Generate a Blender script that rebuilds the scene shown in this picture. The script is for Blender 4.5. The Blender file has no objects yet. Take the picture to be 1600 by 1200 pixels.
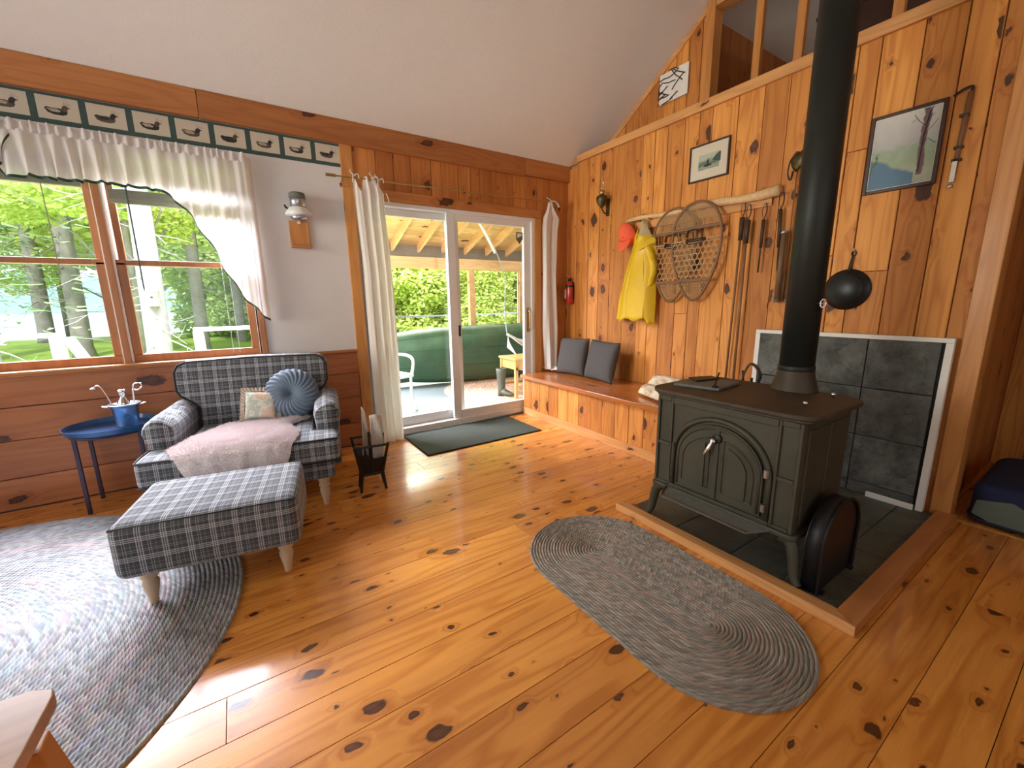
import bpy, bmesh, math, random
from mathutils import Vector, Matrix, noise as mnoise
random.seed(7)
SC = bpy.context.scene
COL = SC.collection
R = math.radians
# ---------------------------------------------------------------- camera
f_px = 647.79
yaw, pitch, roll = R(33.0946), R(-11.3816), R(-0.8865)
fw = Vector((math.sin(yaw)*math.cos(pitch), math.cos(yaw)*math.cos(pitch), math.sin(pitch)))
rt = Vector((math.cos(yaw), -math.sin(yaw), 0)); up = rt.cross(fw)
r2 = rt*math.cos(roll) + up*math.sin(roll); u2 = -rt*math.sin(roll) + up*math.cos(roll)
cd = bpy.data.cameras.new('camera'); cam = bpy.data.objects.new('camera', cd); COL.objects.link(cam)
M = Matrix.Identity(4)
for i in range(3):
    M[i][0] = r2[i]; M[i][1] = u2[i]; M[i][2] = -fw[i]
M[0][3], M[1][3], M[2][3] = 0, 0, 1.25
cam.matrix_world = M
cd.sensor_width = 36; cd.lens = f_px/1600*36; cd.clip_start = 0.02; cd.clip_end = 600
SC.camera = cam
# ---------------------------------------------------------------- exposure, sky, sun, fill lamps
SC.view_settings.view_transform = 'Standard'; SC.view_settings.look = 'None'
SC.view_settings.gamma = 1; SC.view_settings.use_curve_mapping = False
SC.view_settings.exposure = 0.0
W = bpy.data.worlds.new('sky'); SC.world = W; W.use_nodes = True
wn = W.node_tree.nodes; wl = W.node_tree.links
bg = wn['Background']; bg.inputs[0].default_value = (0.86, 0.94, 1.0, 1); bg.inputs[1].default_value = 2.0
sd = bpy.data.lights.new('sun', 'SUN'); sun = bpy.data.objects.new('sun', sd); COL.objects.link(sun)
sd.energy = 4.2; sd.angle = R(3); sd.color = (1, .95, .84); sun.rotation_euler = (R(42), 0, R(-28))
def area(name, loc, tgt, sx, sy, power, col):
    l = bpy.data.lights.new(name, 'AREA'); l.shape = 'RECTANGLE'; l.size = sx; l.size_y = sy; l.energy = power; l.color = col
    o = bpy.data.objects.new(name, l); COL.objects.link(o); o.location = loc
    o.rotation_euler = (Vector(tgt)-Vector(loc)).to_track_quat('-Z', 'Y').to_euler(); return o
# area lamp added above the eaves, reinforcing sky light through the chair window
area('fill_window', (-1.5, 6.6, 4.7), (-0.9, 2.7, 0.3), 5.4, 3.2, 4300, (.86, .88, 1))
# unseen fill lamps added behind and beside the camera
area('fill_back', (-0.6, -3.30, 1.65), (0.2, 2.5, 1.6), 3.4, 1.5, 3, (1, .93, .84))
ds_ = area('fill_side', (-2.90, 2.3, 1.65), (3.2, 2.6, 1.65), 1.6, 1.4, 23, (1, .92, .80)); ds_.data.spread = R(64)
area('fill_loft', (5.6, -2.6, 3.7), (4.0, 2.0, 3.2), 1.2, .8, 40, (1, .93, .82))  # fill lamp added in the loft, out of view
area('fill_porch', (2.6, 7.6, 3.0), (1.6, 3.0, 0.3), 3.4, 1.4, 480, (.97, 1, .86)).data.spread = R(120)  # fill lamp added outside to brighten the porch and the doorway

# ---------------------------------------------------------------- node helpers
class NT:
    def __init__(s, name):
        s.m = bpy.data.materials.new(name); s.m.use_nodes = True
        s.t = s.m.node_tree; s.n = s.t.nodes; s.l = s.t.links
        s.b = s.n['Principled BSDF']; s.out = s.n['Material Output']
    def put(s, sock, v):
        if isinstance(v, bpy.types.NodeSocket): s.l.new(v, sock)
        elif v is not None:
            if isinstance(v, (tuple, list)) and sock.type == 'RGBA' and len(v) == 3: v = (*v, 1)
            sock.default_value = v
    def node(s, t, outp=0, **kw):
        n = s.n.new(t); ins = kw.pop('ins', {})
        for k, v in kw.items(): setattr(n, k, v)
        for k, v in ins.items(): s.put(n.inputs[k], v)
        return n.outputs[outp]
    def math(s, op, a, b=None, c=None, clamp=False):
        n = s.n.new('ShaderNodeMath'); n.operation = op; n.use_clamp = clamp
        for i, v in enumerate((a, b, c)):
            if v is not None: s.put(n.inputs[i], v)
        return n.outputs[0]
    def mix(s, f, a, b, mode='MIX'):
        n = s.n.new('ShaderNodeMix'); n.data_type = 'RGBA'; n.blend_type = mode
        s.put(n.inputs[0], f); s.put(n.inputs[6], a); s.put(n.inputs[7], b); return n.outputs[2]
    def comb(s, x, y, z): return s.node('ShaderNodeCombineXYZ', ins={0: x, 1: y, 2: z})
    def sep(s, v):
        n = s.n.new('ShaderNodeSeparateXYZ'); s.l.new(v, n.inputs[0]); return n.outputs
    def obj(s): return s.node('ShaderNodeTexCoord', 3)
    def uv(s): return s.node('ShaderNodeTexCoord', 2)
    def island(s): return s.node('ShaderNodeNewGeometry', 8)
    def noise(s, v, sc=1, det=2, rough=.5, outp=0): return s.node('ShaderNodeTexNoise', outp, ins={'Vector': v, 'Scale': sc, 'Detail': det, 'Roughness': rough})
    def ramp(s, f, stops, interp='LINEAR'):
        n = s.n.new('ShaderNodeValToRGB'); s.put(n.inputs[0], f); e = n.color_ramp; e.interpolation = interp
        while len(e.elements) < len(stops): e.elements.new(0.5)
        for el, (p, c) in zip(e.elements, stops):
            el.position = p; el.color = (c, c, c, 1) if isinstance(c, (int, float)) else (*c[:3], 1)
        return n.outputs[0]
    def step(s, x, lo, hi):
        n = s.n.new('ShaderNodeMapRange'); n.interpolation_type = 'SMOOTHSTEP'
        for i, v in enumerate((x, lo, hi, 0.0, 1.0)): s.put(n.inputs[i], v)
        return n.outputs[0]
    def bump(s, h, st=.3, d=.01):
        n = s.n.new('ShaderNodeBump'); s.put(n.inputs['Height'], h); n.inputs['Strength'].default_value = st
        n.inputs['Distance'].default_value = d; s.l.new(n.outputs[0], s.b.inputs['Normal'])
    def fin(s, col=None, rough=.5, metal=0, coat=0, spec=None, sheen=0):
        if col is not None: s.put(s.b.inputs['Base Color'], col)
        s.put(s.b.inputs['Roughness'], rough); s.put(s.b.inputs['Metallic'], metal)
        s.b.inputs['Coat Weight'].default_value = coat; s.b.inputs['Coat Roughness'].default_value = .12
        if spec is not None: s.b.inputs['Specular IOR Level'].default_value = spec
        if sheen: s.b.inputs['Sheen Weight'].default_value = sheen
        return s.m

def pine(name, light, dark, along=2, across=1, K=(6.5, 4.2), dens=.38, rough=.45, coat=.10, grain=.55, tone=.2, kr=.15):
    t = NT(name); p = t.sep(t.obj()); r = t.island()
    third = 3-along-across
    a, b, c = p[along], p[across], p[third]
    bc = t.math('ADD', b, c)
    # knots
    kv = t.comb(t.math('ADD', t.math('MULTIPLY', a, t.math('MULTIPLY_ADD', r, 2.4, -1.2)), t.math('MULTIPLY_ADD', b, K[0], t.math('MULTIPLY', r, 91.7))), t.math('MULTIPLY_ADD', a, K[1], t.math('MULTIPLY', r, 37.3)), 0)
    wob = t.noise(t.comb(t.math('MULTIPLY', b, 34), t.math('MULTIPLY', a, 20), r), 1, 2, .5, 1)
    kv2 = t.node('ShaderNodeVectorMath', operation='ADD', ins={0: kv, 1: t.node('ShaderNodeVectorMath', operation='SCALE', ins={0: wob, 'Scale': .26})})
    vn = t.n.new('ShaderNodeTexVoronoi'); vn.voronoi_dimensions = '2D'; t.l.new(kv2, vn.inputs['Vector']); vn.inputs['Scale'].default_value = 1
    d = vn.outputs['Distance']; rc = t.sep(vn.outputs['Color'])
    on = t.math('GREATER_THAN', rc[0], 1-dens)
    Rk = t.math('MULTIPLY', t.math('MULTIPLY_ADD', t.math('POWER', rc[1], 2.4), kr*1.35, .035), on)
    q = t.math('DIVIDE', d, t.math('ADD', Rk, .0001))
    knot = t.math('SUBTRACT', 1, t.step(q, .78, 1.08))
    halo = t.math('MULTIPLY', t.math('SUBTRACT', 1, t.step(q, 1.0, 3.2)), on)
    core = t.math('SUBTRACT', 1, t.step(q, .2, .8))
    # grain
    n2 = t.noise(t.comb(t.math('MULTIPLY', bc, 6.5), t.math('MULTIPLY_ADD', a, .55, t.math('MULTIPLY', r, 60)), t.math('MULTIPLY', r, 40)), 1, 2, .45)
    ring = t.math('SINE', t.math('ADD', t.math('MULTIPLY', n2, 62), t.math('MULTIPLY', halo, 7)))
    ring = t.math('MULTIPLY_ADD', ring, .5, .5)
    n1 = t.noise(t.comb(t.math('MULTIPLY', bc, 110), t.math('MULTIPLY_ADD', a, 2.2, t.math('MULTIPLY', r, 50)), r), 1, 3, .6)
    n3 = t.noise(t.comb(t.math('MULTIPLY', bc, 7), t.math('MULTIPLY_ADD', a, 1.1, t.math('MULTIPLY', r, 11)), r), 1, 2, .5)
    f = t.math('ADD', t.math('MULTIPLY', t.math('POWER', ring, 2.5), .62*grain), t.math('MULTIPLY', t.math('SUBTRACT', n1, .3), .8*grain), clamp=True)
    col = t.mix(f, light, dark)
    r2_ = t.node('ShaderNodeTexWhiteNoise', 0, noise_dimensions='1D', ins={'W': t.math('MULTIPLY', r, 17.3)})
    br = t.math('MULTIPLY_ADD', r2_, tone*2, 1-tone)
    br = t.math('MULTIPLY', br, t.math('MULTIPLY_ADD', n3, .8, .60))
    col = t.mix(1.0, col, t.comb(t.math('POWER', br, .75), br, t.math('POWER', br, 1.25)), 'MULTIPLY')
    col = t.mix(t.math('MULTIPLY', halo, .28), col, tuple(x*y for x, y in zip(dark, (.75, .45, .3))))
    kc = t.mix(core, (.035, .010, .005), t.mix(rc[2], (.03, .010, .006), (.13, .04, .014)))
    col = t.mix(t.math('MULTIPLY', knot, .93), col, kc)
    t.bump(t.math('ADD', n1, t.math('MULTIPLY', knot, -.4)), .12, .002)
    return t.fin(col, t.math('MULTIPLY_ADD', n1, .15, rough-.07), coat=coat)

def plain(name, col, rough=.5, metal=0, coat=0, var=.12, sc=14, bump=0, bsc=200, sheen=0):
    t = NT(name); o = t.obj(); n = t.noise(o, sc, 3)
    c = t.mix(n, tuple(x*(1-var) for x in col), tuple(min(1, x*(1+var)) for x in col))
    if bump: t.bump(t.noise(o, bsc, 2), bump, .003)
    return t.fin(c, rough, metal, coat, sheen=sheen)

M_ = {}
M_['wallpine'] = pine('honey_pine_boards', (.67, .275, .054), (.43, .118, .015), 2, 1, dens=.46, kr=.19, tone=.28, coat=0, rough=.6, grain=.75)
M_['wallpineA'] = pine('amber_pine_boards', (.54, .195, .042), (.34, .092, .016), 2, 0, dens=.25, coat=0, rough=.55)
M_['wainscot'] = pine('pine_wainscot', (.43, .150, .050), (.27, .072, .022), 0, 2, K=(5, 2.6), dens=.3, tone=.15)
M_['pineX'] = pine('pine_trim_x', (.48, .185, .052), (.31, .09, .022), 0, 2, K=(5, 2.2), dens=.35)
M_['pineW'] = pine('window_pine', (.42, .17, .06), (.29, .095, .03), 2, 0, K=(7, 3), dens=.2)
M_['pineY'] = pine('pine_trim_y', (.68, .34, .12), (.46, .17, .045), 1, 2, K=(5, 2.2), dens=.35)
M_['pineZ'] = pine('pine_trim_z', (.60, .26, .065), (.40, .125, .028), 2, 0, K=(7, 3), dens=.2)
M_['floor'] = pine('varnished_pine_floor', (.77, .315, .058), (.48, .138, .015), 0, 1, K=(10, 5.5), dens=.55, rough=.28, coat=.45, tone=.18, kr=.17, grain=.85)
M_['benchtop'] = pine('varnished_bench_top', (.50, .165, .035), (.36, .09, .018), 1, 0, dens=.1, rough=.25, coat=.5)
M_['roofwood'] = pine('raw_spruce', (.80, .50, .22), (.60, .32, .12), 0, 1, K=(7, 3), dens=.3, rough=.7, coat=0)
M_['rafter'] = pine('raw_spruce_rafter', (.80, .46, .20), (.60, .28, .10), 1, 2, K=(7, 3), dens=.35, rough=.7, coat=0)
M_['honey'] = pine('light_honey_wood', (.80, .48, .16), (.62, .30, .08), 2, 0, dens=.05, tone=.05)
M_['table'] = pine('tan_oak_table', (.50, .27, .12), (.34, .16, .06), 0, 1, dens=.0, tone=.05, rough=.35)
M_['paint'] = plain('white_wall_paint', (.74, .72, .70), .85, var=.02, bump=.05)
M_['ceil'] = plain('ceiling_paint', (.80, .78, .72), .9, var=.03, bump=.3, bsc=90)
M_['vinyl'] = plain('white_vinyl', (.80, .79, .76), .4, var=.02)
M_['railwhite'] = plain('dimmed_white_rail', (.40, .40, .39), .6, var=.08)  # white set darker to hold back overexposure
M_['whitewood'] = plain('white_painted_wood', (.80, .80, .78), .5, var=.05)
M_['iron'] = plain('olive_black_cast_iron', (.068, .064, .042), .55, .3, var=.3, sc=9, bump=.12)
M_['rust'] = plain('rusty_iron_top', (.075, .055, .036), .6, .35, var=.5, sc=8, bump=.12)
M_['pipe'] = plain('black_stove_pipe', (.022, .025, .022), .5, .4, var=.2, bump=.05)
M_['black'] = plain('black_metal', (.014, .013, .013), .45, .3, var=.2)
M_['pan'] = plain('black_cast_iron_pan', (.02, .021, .02), .38, .5, var=.2)
M_['chrome'] = plain('polished_metal', (.82, .82, .82), .15, 1, var=.02)
M_['steel'] = plain('brushed_steel', (.55, .6, .66), .3, 1, var=.1)
M_['brass'] = plain('aged_brass', (.45, .33, .14), .3, .9, var=.2)
M_['darkbrass'] = plain('dark_tarnished_brass', (.10, .075, .03), .35, .7, var=.4, sc=30)
M_['green'] = plain('dark_green_trim', (.02, .075, .05), .8, var=.1)
M_['bordergreen'] = plain('grey_green_paper', (.055, .095, .085), .9, var=.2, sc=40)
M_['cream'] = plain('cream_paper', (.62, .55, .44), .9, var=.05)
M_['duck'] = plain('duck_ink_brown', (.12, .085, .06), .9, var=.5, sc=60)
M_['duckdark'] = plain('duck_ink_dark', (.035, .032, .032), .9, var=.5, sc=60)
M_['ducklight'] = plain('duck_ink_pale', (.42, .37, .28), .9, var=.4, sc=60)
M_['bluemetal'] = plain('blue_enamel', (.01, .085, .24), .3, .2, coat=.4, var=.05)
M_['navy'] = plain('dark_plum_leg_paint', (.045, .028, .06), .4, .2, var=.1)
M_['palewood'] = plain('pale_birch_leg', (.60, .46, .31), .5, var=.08)
M_['greyfab'] = plain('charcoal_grey_fabric', (.078, .070, .066), .95, var=.12, sc=60, bump=.3, bsc=500)
M_['velvet'] = plain('slate_blue_velvet', (.105, .15, .21), .75, var=.1, sheen=.25)
M_['coral'] = plain('coral_cotton', (.85, .12, .05), .85, var=.06, bump=.2)
M_['red'] = plain('fire_red', (.45, .02, .012), .3, coat=.4, var=.05)
M_['yellow'] = plain('yellow_rubber', (.72, .46, .008), .5, var=.06, coat=.1)
M_['khaki'] = plain('khaki_lining', (.45, .36, .20), .85, var=.08)
M_['ash'] = plain('bent_ash_frame', (.20, .095, .04), .5, var=.25)
M_['babiche'] = plain('rawhide_lacing', (.46, .29, .13), .6, var=.3)
M_['leather'] = plain('dark_leather', (.055, .028, .016), .6, var=.3)
M_['stick'] = plain('brown_stick', (.22, .10, .045), .5, var=.3)
M_['tubebrown'] = plain('brown_tube', (.17, .095, .045), .5, var=.2)
M_['matgrey'] = plain('green_grey_mat', (.045, .055, .042), 1, var=.5, sc=120, bump=1, bsc=300)
M_['canoe'] = plain('green_canoe_hull', (.032, .082, .036), .65, var=.35, sc=4)
M_['porchfloor'] = plain('pale_blue_grey_paint', (.24, .29, .30), .5, var=.06)
M_['rope'] = plain('white_cotton_rope', (.85, .84, .80), .9, var=.05)
M_['rubber'] = plain('olive_rubber', (.10, .11, .08), .5, var=.2)
M_['beanblue'] = plain('navy_fabric', (.012, .020, .065), .9, var=.2)
M_['beangrey'] = plain('grey_green_fabric', (.12, .15, .12), .9, var=.2)
M_['trunk'] = plain('grey_bark', (.24, .23, .225), .95, var=.5, sc=6, bump=1, bsc=30)
M_['grass'] = plain('grass', (.26, .40, .07), 1, var=.45, sc=1.5)
M_['lake'] = plain('lake_water', (.55, .66, .70), .15, var=.05)
M_['hill'] = plain('far_shore', (.25, .45, .40), 1, var=.2, sc=.2)  # distance haze is put into the ridge colour
M_['paper'] = plain('newsprint', (.62, .58, .52), .9, var=.2, sc=60)
M_['birchwood'] = plain('split_birch_wood', (.70, .46, .24), .8, var=.25, sc=40)
M_['mattewhite'] = plain('frame_white', (.80, .78, .72), .55, var=.03)
M_['darkframe'] = plain('dark_walnut_frame', (.05, .018, .012), .4, var=.3)
M_['siding'] = plain('siding', (.30, .26, .2), .9)
M_['dark'] = plain('dark_red_brown', (.05, .012, .006), .7, var=.2)
M_['stonegrey'] = plain('grey_soapstone', (.14, .14, .115), .75, var=.3, sc=30)

def mk_glass(name, tint=(1, 1, 1), refl=.08):
    t = NT(name); tr = t.n.new('ShaderNodeBsdfTransparent'); tr.inputs[0].default_value = (*tint, 1)
    gl = t.n.new('ShaderNodeBsdfGlossy'); gl.inputs['Roughness'].default_value = .02
    fr = t.n.new('ShaderNodeLayerWeight'); fr.inputs[0].default_value = .5
    mx = t.n.new('ShaderNodeMixShader'); t.l.new(t.math('MULTIPLY_ADD', t.math('POWER', fr.outputs[1], 4), refl*5, refl*.25), mx.inputs[0])
    t.l.new(tr.outputs[0], mx.inputs[1]); t.l.new(gl.outputs[0], mx.inputs[2]); t.l.new(mx.outputs[0], t.out.inputs[0]); return t.m
M_['glass'] = mk_glass('window_glass')
M_['lampglass'] = mk_glass('lamp_glass', (.93, .93, .92), .2)

def mk_leaf(name, c1, c2):
    t = NT(name); r = t.island(); c = t.mix(r, c1, c2)
    d = t.n.new('ShaderNodeBsdfDiffuse'); tr = t.n.new('ShaderNodeBsdfTranslucent'); mx = t.n.new('ShaderNodeMixShader')
    t.l.new(c, d.inputs[0]); t.l.new(c, tr.inputs[0]); mx.inputs[0].default_value = .45
    t.l.new(d.outputs[0], mx.inputs[1]); t.l.new(tr.outputs[0], mx.inputs[2]); t.l.new(mx.outputs[0], t.out.inputs[0]); return t.m
M_['leaf'] = mk_leaf('maple_leaves', (.50, .64, .16), (.86, .92, .42))  # leaf colours chosen pale, standing in for haze
M_['leaf2'] = mk_leaf('green_leaves', (.34, .52, .16), (.72, .84, .40))
M_['needle'] = mk_leaf('spruce_needles', (.20, .32, .17), (.42, .55, .33))

def mk_cloth(name, col, trans=.35, weave=True):
    t = NT(name); o = t.obj(); n = t.noise(o, 6, 3)
    c = t.mix(n, tuple(x*.95 for x in col), col)
    t.fin(c, .9)
    if weave: t.bump(t.noise(o, 90, 3), .15, .004)
    tr = t.n.new('ShaderNodeBsdfTranslucent'); t.l.new(c, tr.inputs[0]); mx = t.n.new('ShaderNodeMixShader'); mx.inputs[0].default_value = trans
    t.l.new(t.b.outputs[0], mx.inputs[1]); t.l.new(tr.outputs[0], mx.inputs[2]); t.l.new(mx.outputs[0], t.out.inputs[0]); return t.m
M_['curtain'] = mk_cloth('white_cotton_curtain', (.93, .91, .85), .35)
M_['sheer'] = mk_cloth('sheer_valance', (.84, .80, .77), .34)

def mk_plaid():
    t = NT('navy_white_plaid'); u = t.sep(t.uv())
    P = .082
    def stripes(x):
        f = t.math('FRACT', t.math('DIVIDE', x, P))
        thin = t.ramp(f, [(0, 0), (.05, 1), (.09, 0), (.15, 1), (.19, 0), (.25, 1), (.29, 0), (.50, .55), (.53, 0), (.60, .55), (.63, 0), (.80, .3), (.83, 0)], 'CONSTANT')
        band = t.ramp(f, [(0, 0), (.04, .55), (.34, 0), (.56, .12), (.78, 0)], 'CONSTANT')
        return thin, band
    a, ab = stripes(u[0]); b, bb = stripes(u[1])
    lines = t.math('MULTIPLY', t.math('ADD', a, b), .5, clamp=True)
    bands = t.math('MULTIPLY', t.math('ADD', ab, bb), .5, clamp=True)
    n = t.noise(t.obj(), 3, 2)
    base = t.mix(n, (.040, .046, .062), (.058, .062, .060))
    c = t.mix(bands, base, (.12, .14, .17))
    c = t.mix(lines, c, (.58, .57, .58))
    t.bump(t.noise(t.obj(), 500, 1), .2, .001)
    return t.fin(c, .95, sheen=.2)
M_['plaid'] = mk_plaid()
M_['piping'] = plain('black_piping', (.02, .02, .025), .8)

def mk_braid(name, stops, bright=1.0, per=.020):
    t = NT(name); u = t.sep(t.uv()); ring = t.math('FLOOR', u[1]); fv = t.math('FRACT', u[1])
    par = t.math('MULTIPLY', t.math('MODULO', ring, 2), .5)
    cu = t.math('ADD', t.math('DIVIDE', u[0], per), par); ci = t.math('FLOOR', cu)
    rnd = t.node('ShaderNodeTexWhiteNoise', 0, noise_dimensions='2D', ins={'Vector': t.comb(ring, ci, 0)})
    col = t.ramp(t.noise(t.comb(t.math('MULTIPLY', ring, .33), .5, 0), 1, 1), stops)
    v = t.math('MULTIPLY_ADD', rnd, .95*bright, .50*bright)
    col = t.mix(1, col, t.comb(v, v, v), 'MULTIPLY')
    rnd2 = t.node('ShaderNodeTexWhiteNoise', 0, noise_dimensions='2D', ins={'Vector': t.comb(t.math('ADD', ci, 77.3), t.math('MULTIPLY', ring, 1.7), 0)})
    col2 = t.ramp(rnd2, [((i+.0)/len(stops), c) for i, (_, c) in enumerate(stops)], 'CONSTANT')
    col = t.mix(.38, col, col2)
    h = t.math('SINE', t.math('MULTIPLY', t.math('ADD', cu, t.math('ABSOLUTE', t.math('SUBTRACT', fv, .5))), 6.283))
    t.bump(h, .35, .003)
    return t.fin(col, 1)
M_['bigrug'] = mk_braid('pastel_braid', [(.25, (.30, .31, .39)), (.38, (.34, .33, .33)), (.48, (.30, .355, .37)), (.55, (.40, .31, .32)), (.64, (.32, .345, .31)), (.75, (.45, .44, .41))])
M_['smallrug'] = mk_braid('grey_pink_braid', [(.3, (.17, .19, .17)), (.42, (.26, .24, .19)), (.5, (.36, .25, .20)), (.58, (.25, .235, .18)), (.7, (.36, .33, .28))], per=.015)
M_['porchrug'] = mk_braid('red_cream_braid', [(.3, (.62, .26, .18)), (.45, (.70, .55, .38)), (.55, (.55, .30, .25)), (.7, (.80, .72, .58))], 1.1)

def mk_slate(name, c1, c2, veins=.6, rough=.55):
    t = NT(name); o = t.obj(); r = t.island()
    p = t.node('ShaderNodeVectorMath', operation='ADD', ins={0: o, 1: t.comb(t.math('MULTIPLY', r, 7), t.math('MULTIPLY', r, 3), r)})
    n = t.ramp(t.noise(p, 6, 10, .72), [(.32, 0), (.68, 1)]); n2 = t.noise(p, 2.2, 4, .6)
    ridge = t.math('SUBTRACT', 1, t.step(t.math('ABSOLUTE', t.math('SUBTRACT', n2, .5)), 0, .018))
    c = t.mix(n, c1, c2); c = t.mix(t.math('MULTIPLY', ridge, veins), c, tuple(x*.35 for x in c1))
    v = t.math('MULTIPLY_ADD', r, .5, .75); c = t.mix(1, c, t.comb(v, v, v), 'MULTIPLY')
    t.bump(t.math('ADD', n, t.math('MULTIPLY', ridge, -.5)), .8, .008)
    return t.fin(c, rough)
M_['slate'] = mk_slate('slate_panel', (.022, .028, .028), (.17, .175, .155), .12)
M_['hearth'] = mk_slate('hearth_slate', (.045, .05, .04), (.12, .12, .09), .2, .45)
M_['grout'] = plain('dark_grout', (.02, .022, .02), .9)
def mk_birch():
    t = NT('birch_bark'); o = t.sep(t.obj())
    n = t.noise(t.comb(t.math('MULTIPLY', o[0], 12), t.math('MULTIPLY', o[1], 40), t.math('MULTIPLY', o[2], 12)), 1, 4, .6)
    return t.fin(t.ramp(n, [(.3, (.22, .12, .06)), (.42, (.55, .40, .26)), (.6, (.78, .68, .52))]), .7)
M_['birch'] = mk_birch()
def mk_wool():
    t = NT('pale_pink_sheepskin'); n = t.noise(t.obj(), 25, 4, .6)
    t.bump(t.noise(t.obj(), 120, 4), 1, .01)
    return t.fin(t.mix(n, (.80, .68, .67), (.93, .84, .83)), 1, sheen=.4)
M_['wool'] = mk_wool()
def mk_floral():
    t = NT('faded_floral_print'); o = t.obj()
    a = t.ramp(t.noise(o, 16, 2), [(.35, (.50, .46, .36)), (.45, (.34, .42, .36)), (.52, (.62, .60, .50)), (.6, (.55, .38, .32)), (.7, (.60, .50, .32))])
    return t.fin(a, .95)
M_['floral'] = mk_floral()
M_['ruffle'] = plain('ecru_ruffle', (.50, .40, .32), .95, var=.15, sc=40)

def mk_print():      # small print: hazy lake scene, dark far trees and a canoeist
    t = NT('grey_green_print'); o = t.sep(t.obj())
    z = o[2]; n = t.noise(t.obj(), 25, 4)
    hz = t.math('ADD', t.math('MULTIPLY', o[1], -.5), t.math('MULTIPLY', n, .06))
    c = t.ramp(t.math('MULTIPLY_ADD', t.math('ADD', z, t.math('MULTIPLY', n, .05)), 6.5, .5), [(.15, (.10, .13, .10)), (.4, (.30, .34, .26)), (.55, (.07, .10, .075)), (.68, (.20, .26, .20)), (.8, (.42, .45, .36))])
    return t.fin(c, .5)
M_['print'] = mk_print()
def mk_landscape():   # local: y across (-.15..+.15, plus = left), z up
    t = NT('watercolour_landscape'); o = t.sep(t.obj()); y = t.math('MULTIPLY', o[1], -1); z = o[2]
    n = t.noise(t.obj(), 14, 5, .6); n2 = t.noise(t.obj(), 34, 4, .6)
    zz = t.math('ADD', z, t.math('MULTIPLY', t.math('SUBTRACT', n, .5), .10))
    c = t.ramp(t.math('MULTIPLY_ADD', zz, 2.3, .5), [(.06, (.28, .30, .22)), (.20, (.33, .38, .24)), (.38, (.22, .33, .17)), (.52, (.25, .36, .26)), (.56, (.38, .40, .38)), (.75, (.50, .50, .50)), (.9, (.60, .58, .56))])
    c = t.mix(t.math('MULTIPLY', n2, .35), c, (.75, .74, .70))
    s = t.math('ADD', t.math('MULTIPLY', y, .55), t.math('MULTIPLY', t.math('SUBTRACT', n, .5), .06))
    lake = t.math('MULTIPLY', t.step(t.math('SUBTRACT', t.math('SUBTRACT', -.095, s), z), -.01, .01), t.math('LESS_THAN', y, .06))
    c = t.mix(lake, c, (.09, .19, .30))
    trunk = t.math('MULTIPLY', t.math('SUBTRACT', 1, t.step(t.math('ABSOLUTE', t.math('SUBTRACT', y, t.math('MULTIPLY_ADD', n, .04, .062))), .010, .016)), t.math('GREATER_THAN', z, -.145))
    c = t.mix(trunk, c, (.16, .09, .10))
    bush = t.math('SUBTRACT', 1, t.step(t.node('ShaderNodeVectorMath', 1, operation='DISTANCE', ins={0: t.comb(y, t.math('MULTIPLY', z, .6), n), 1: (-.125, -.035, .5)}), .03, .05))
    return t.fin(t.mix(bush, c, (.06, .16, .05)), .5)
M_['landscape'] = mk_landscape()
def mk_blind():
    t = NT('olive_blind_slats'); return t.fin(t.mix(t.noise(t.obj(), 5), (.22, .22, .16), (.28, .28, .2)), .5)
M_['blind'] = mk_blind()

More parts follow.
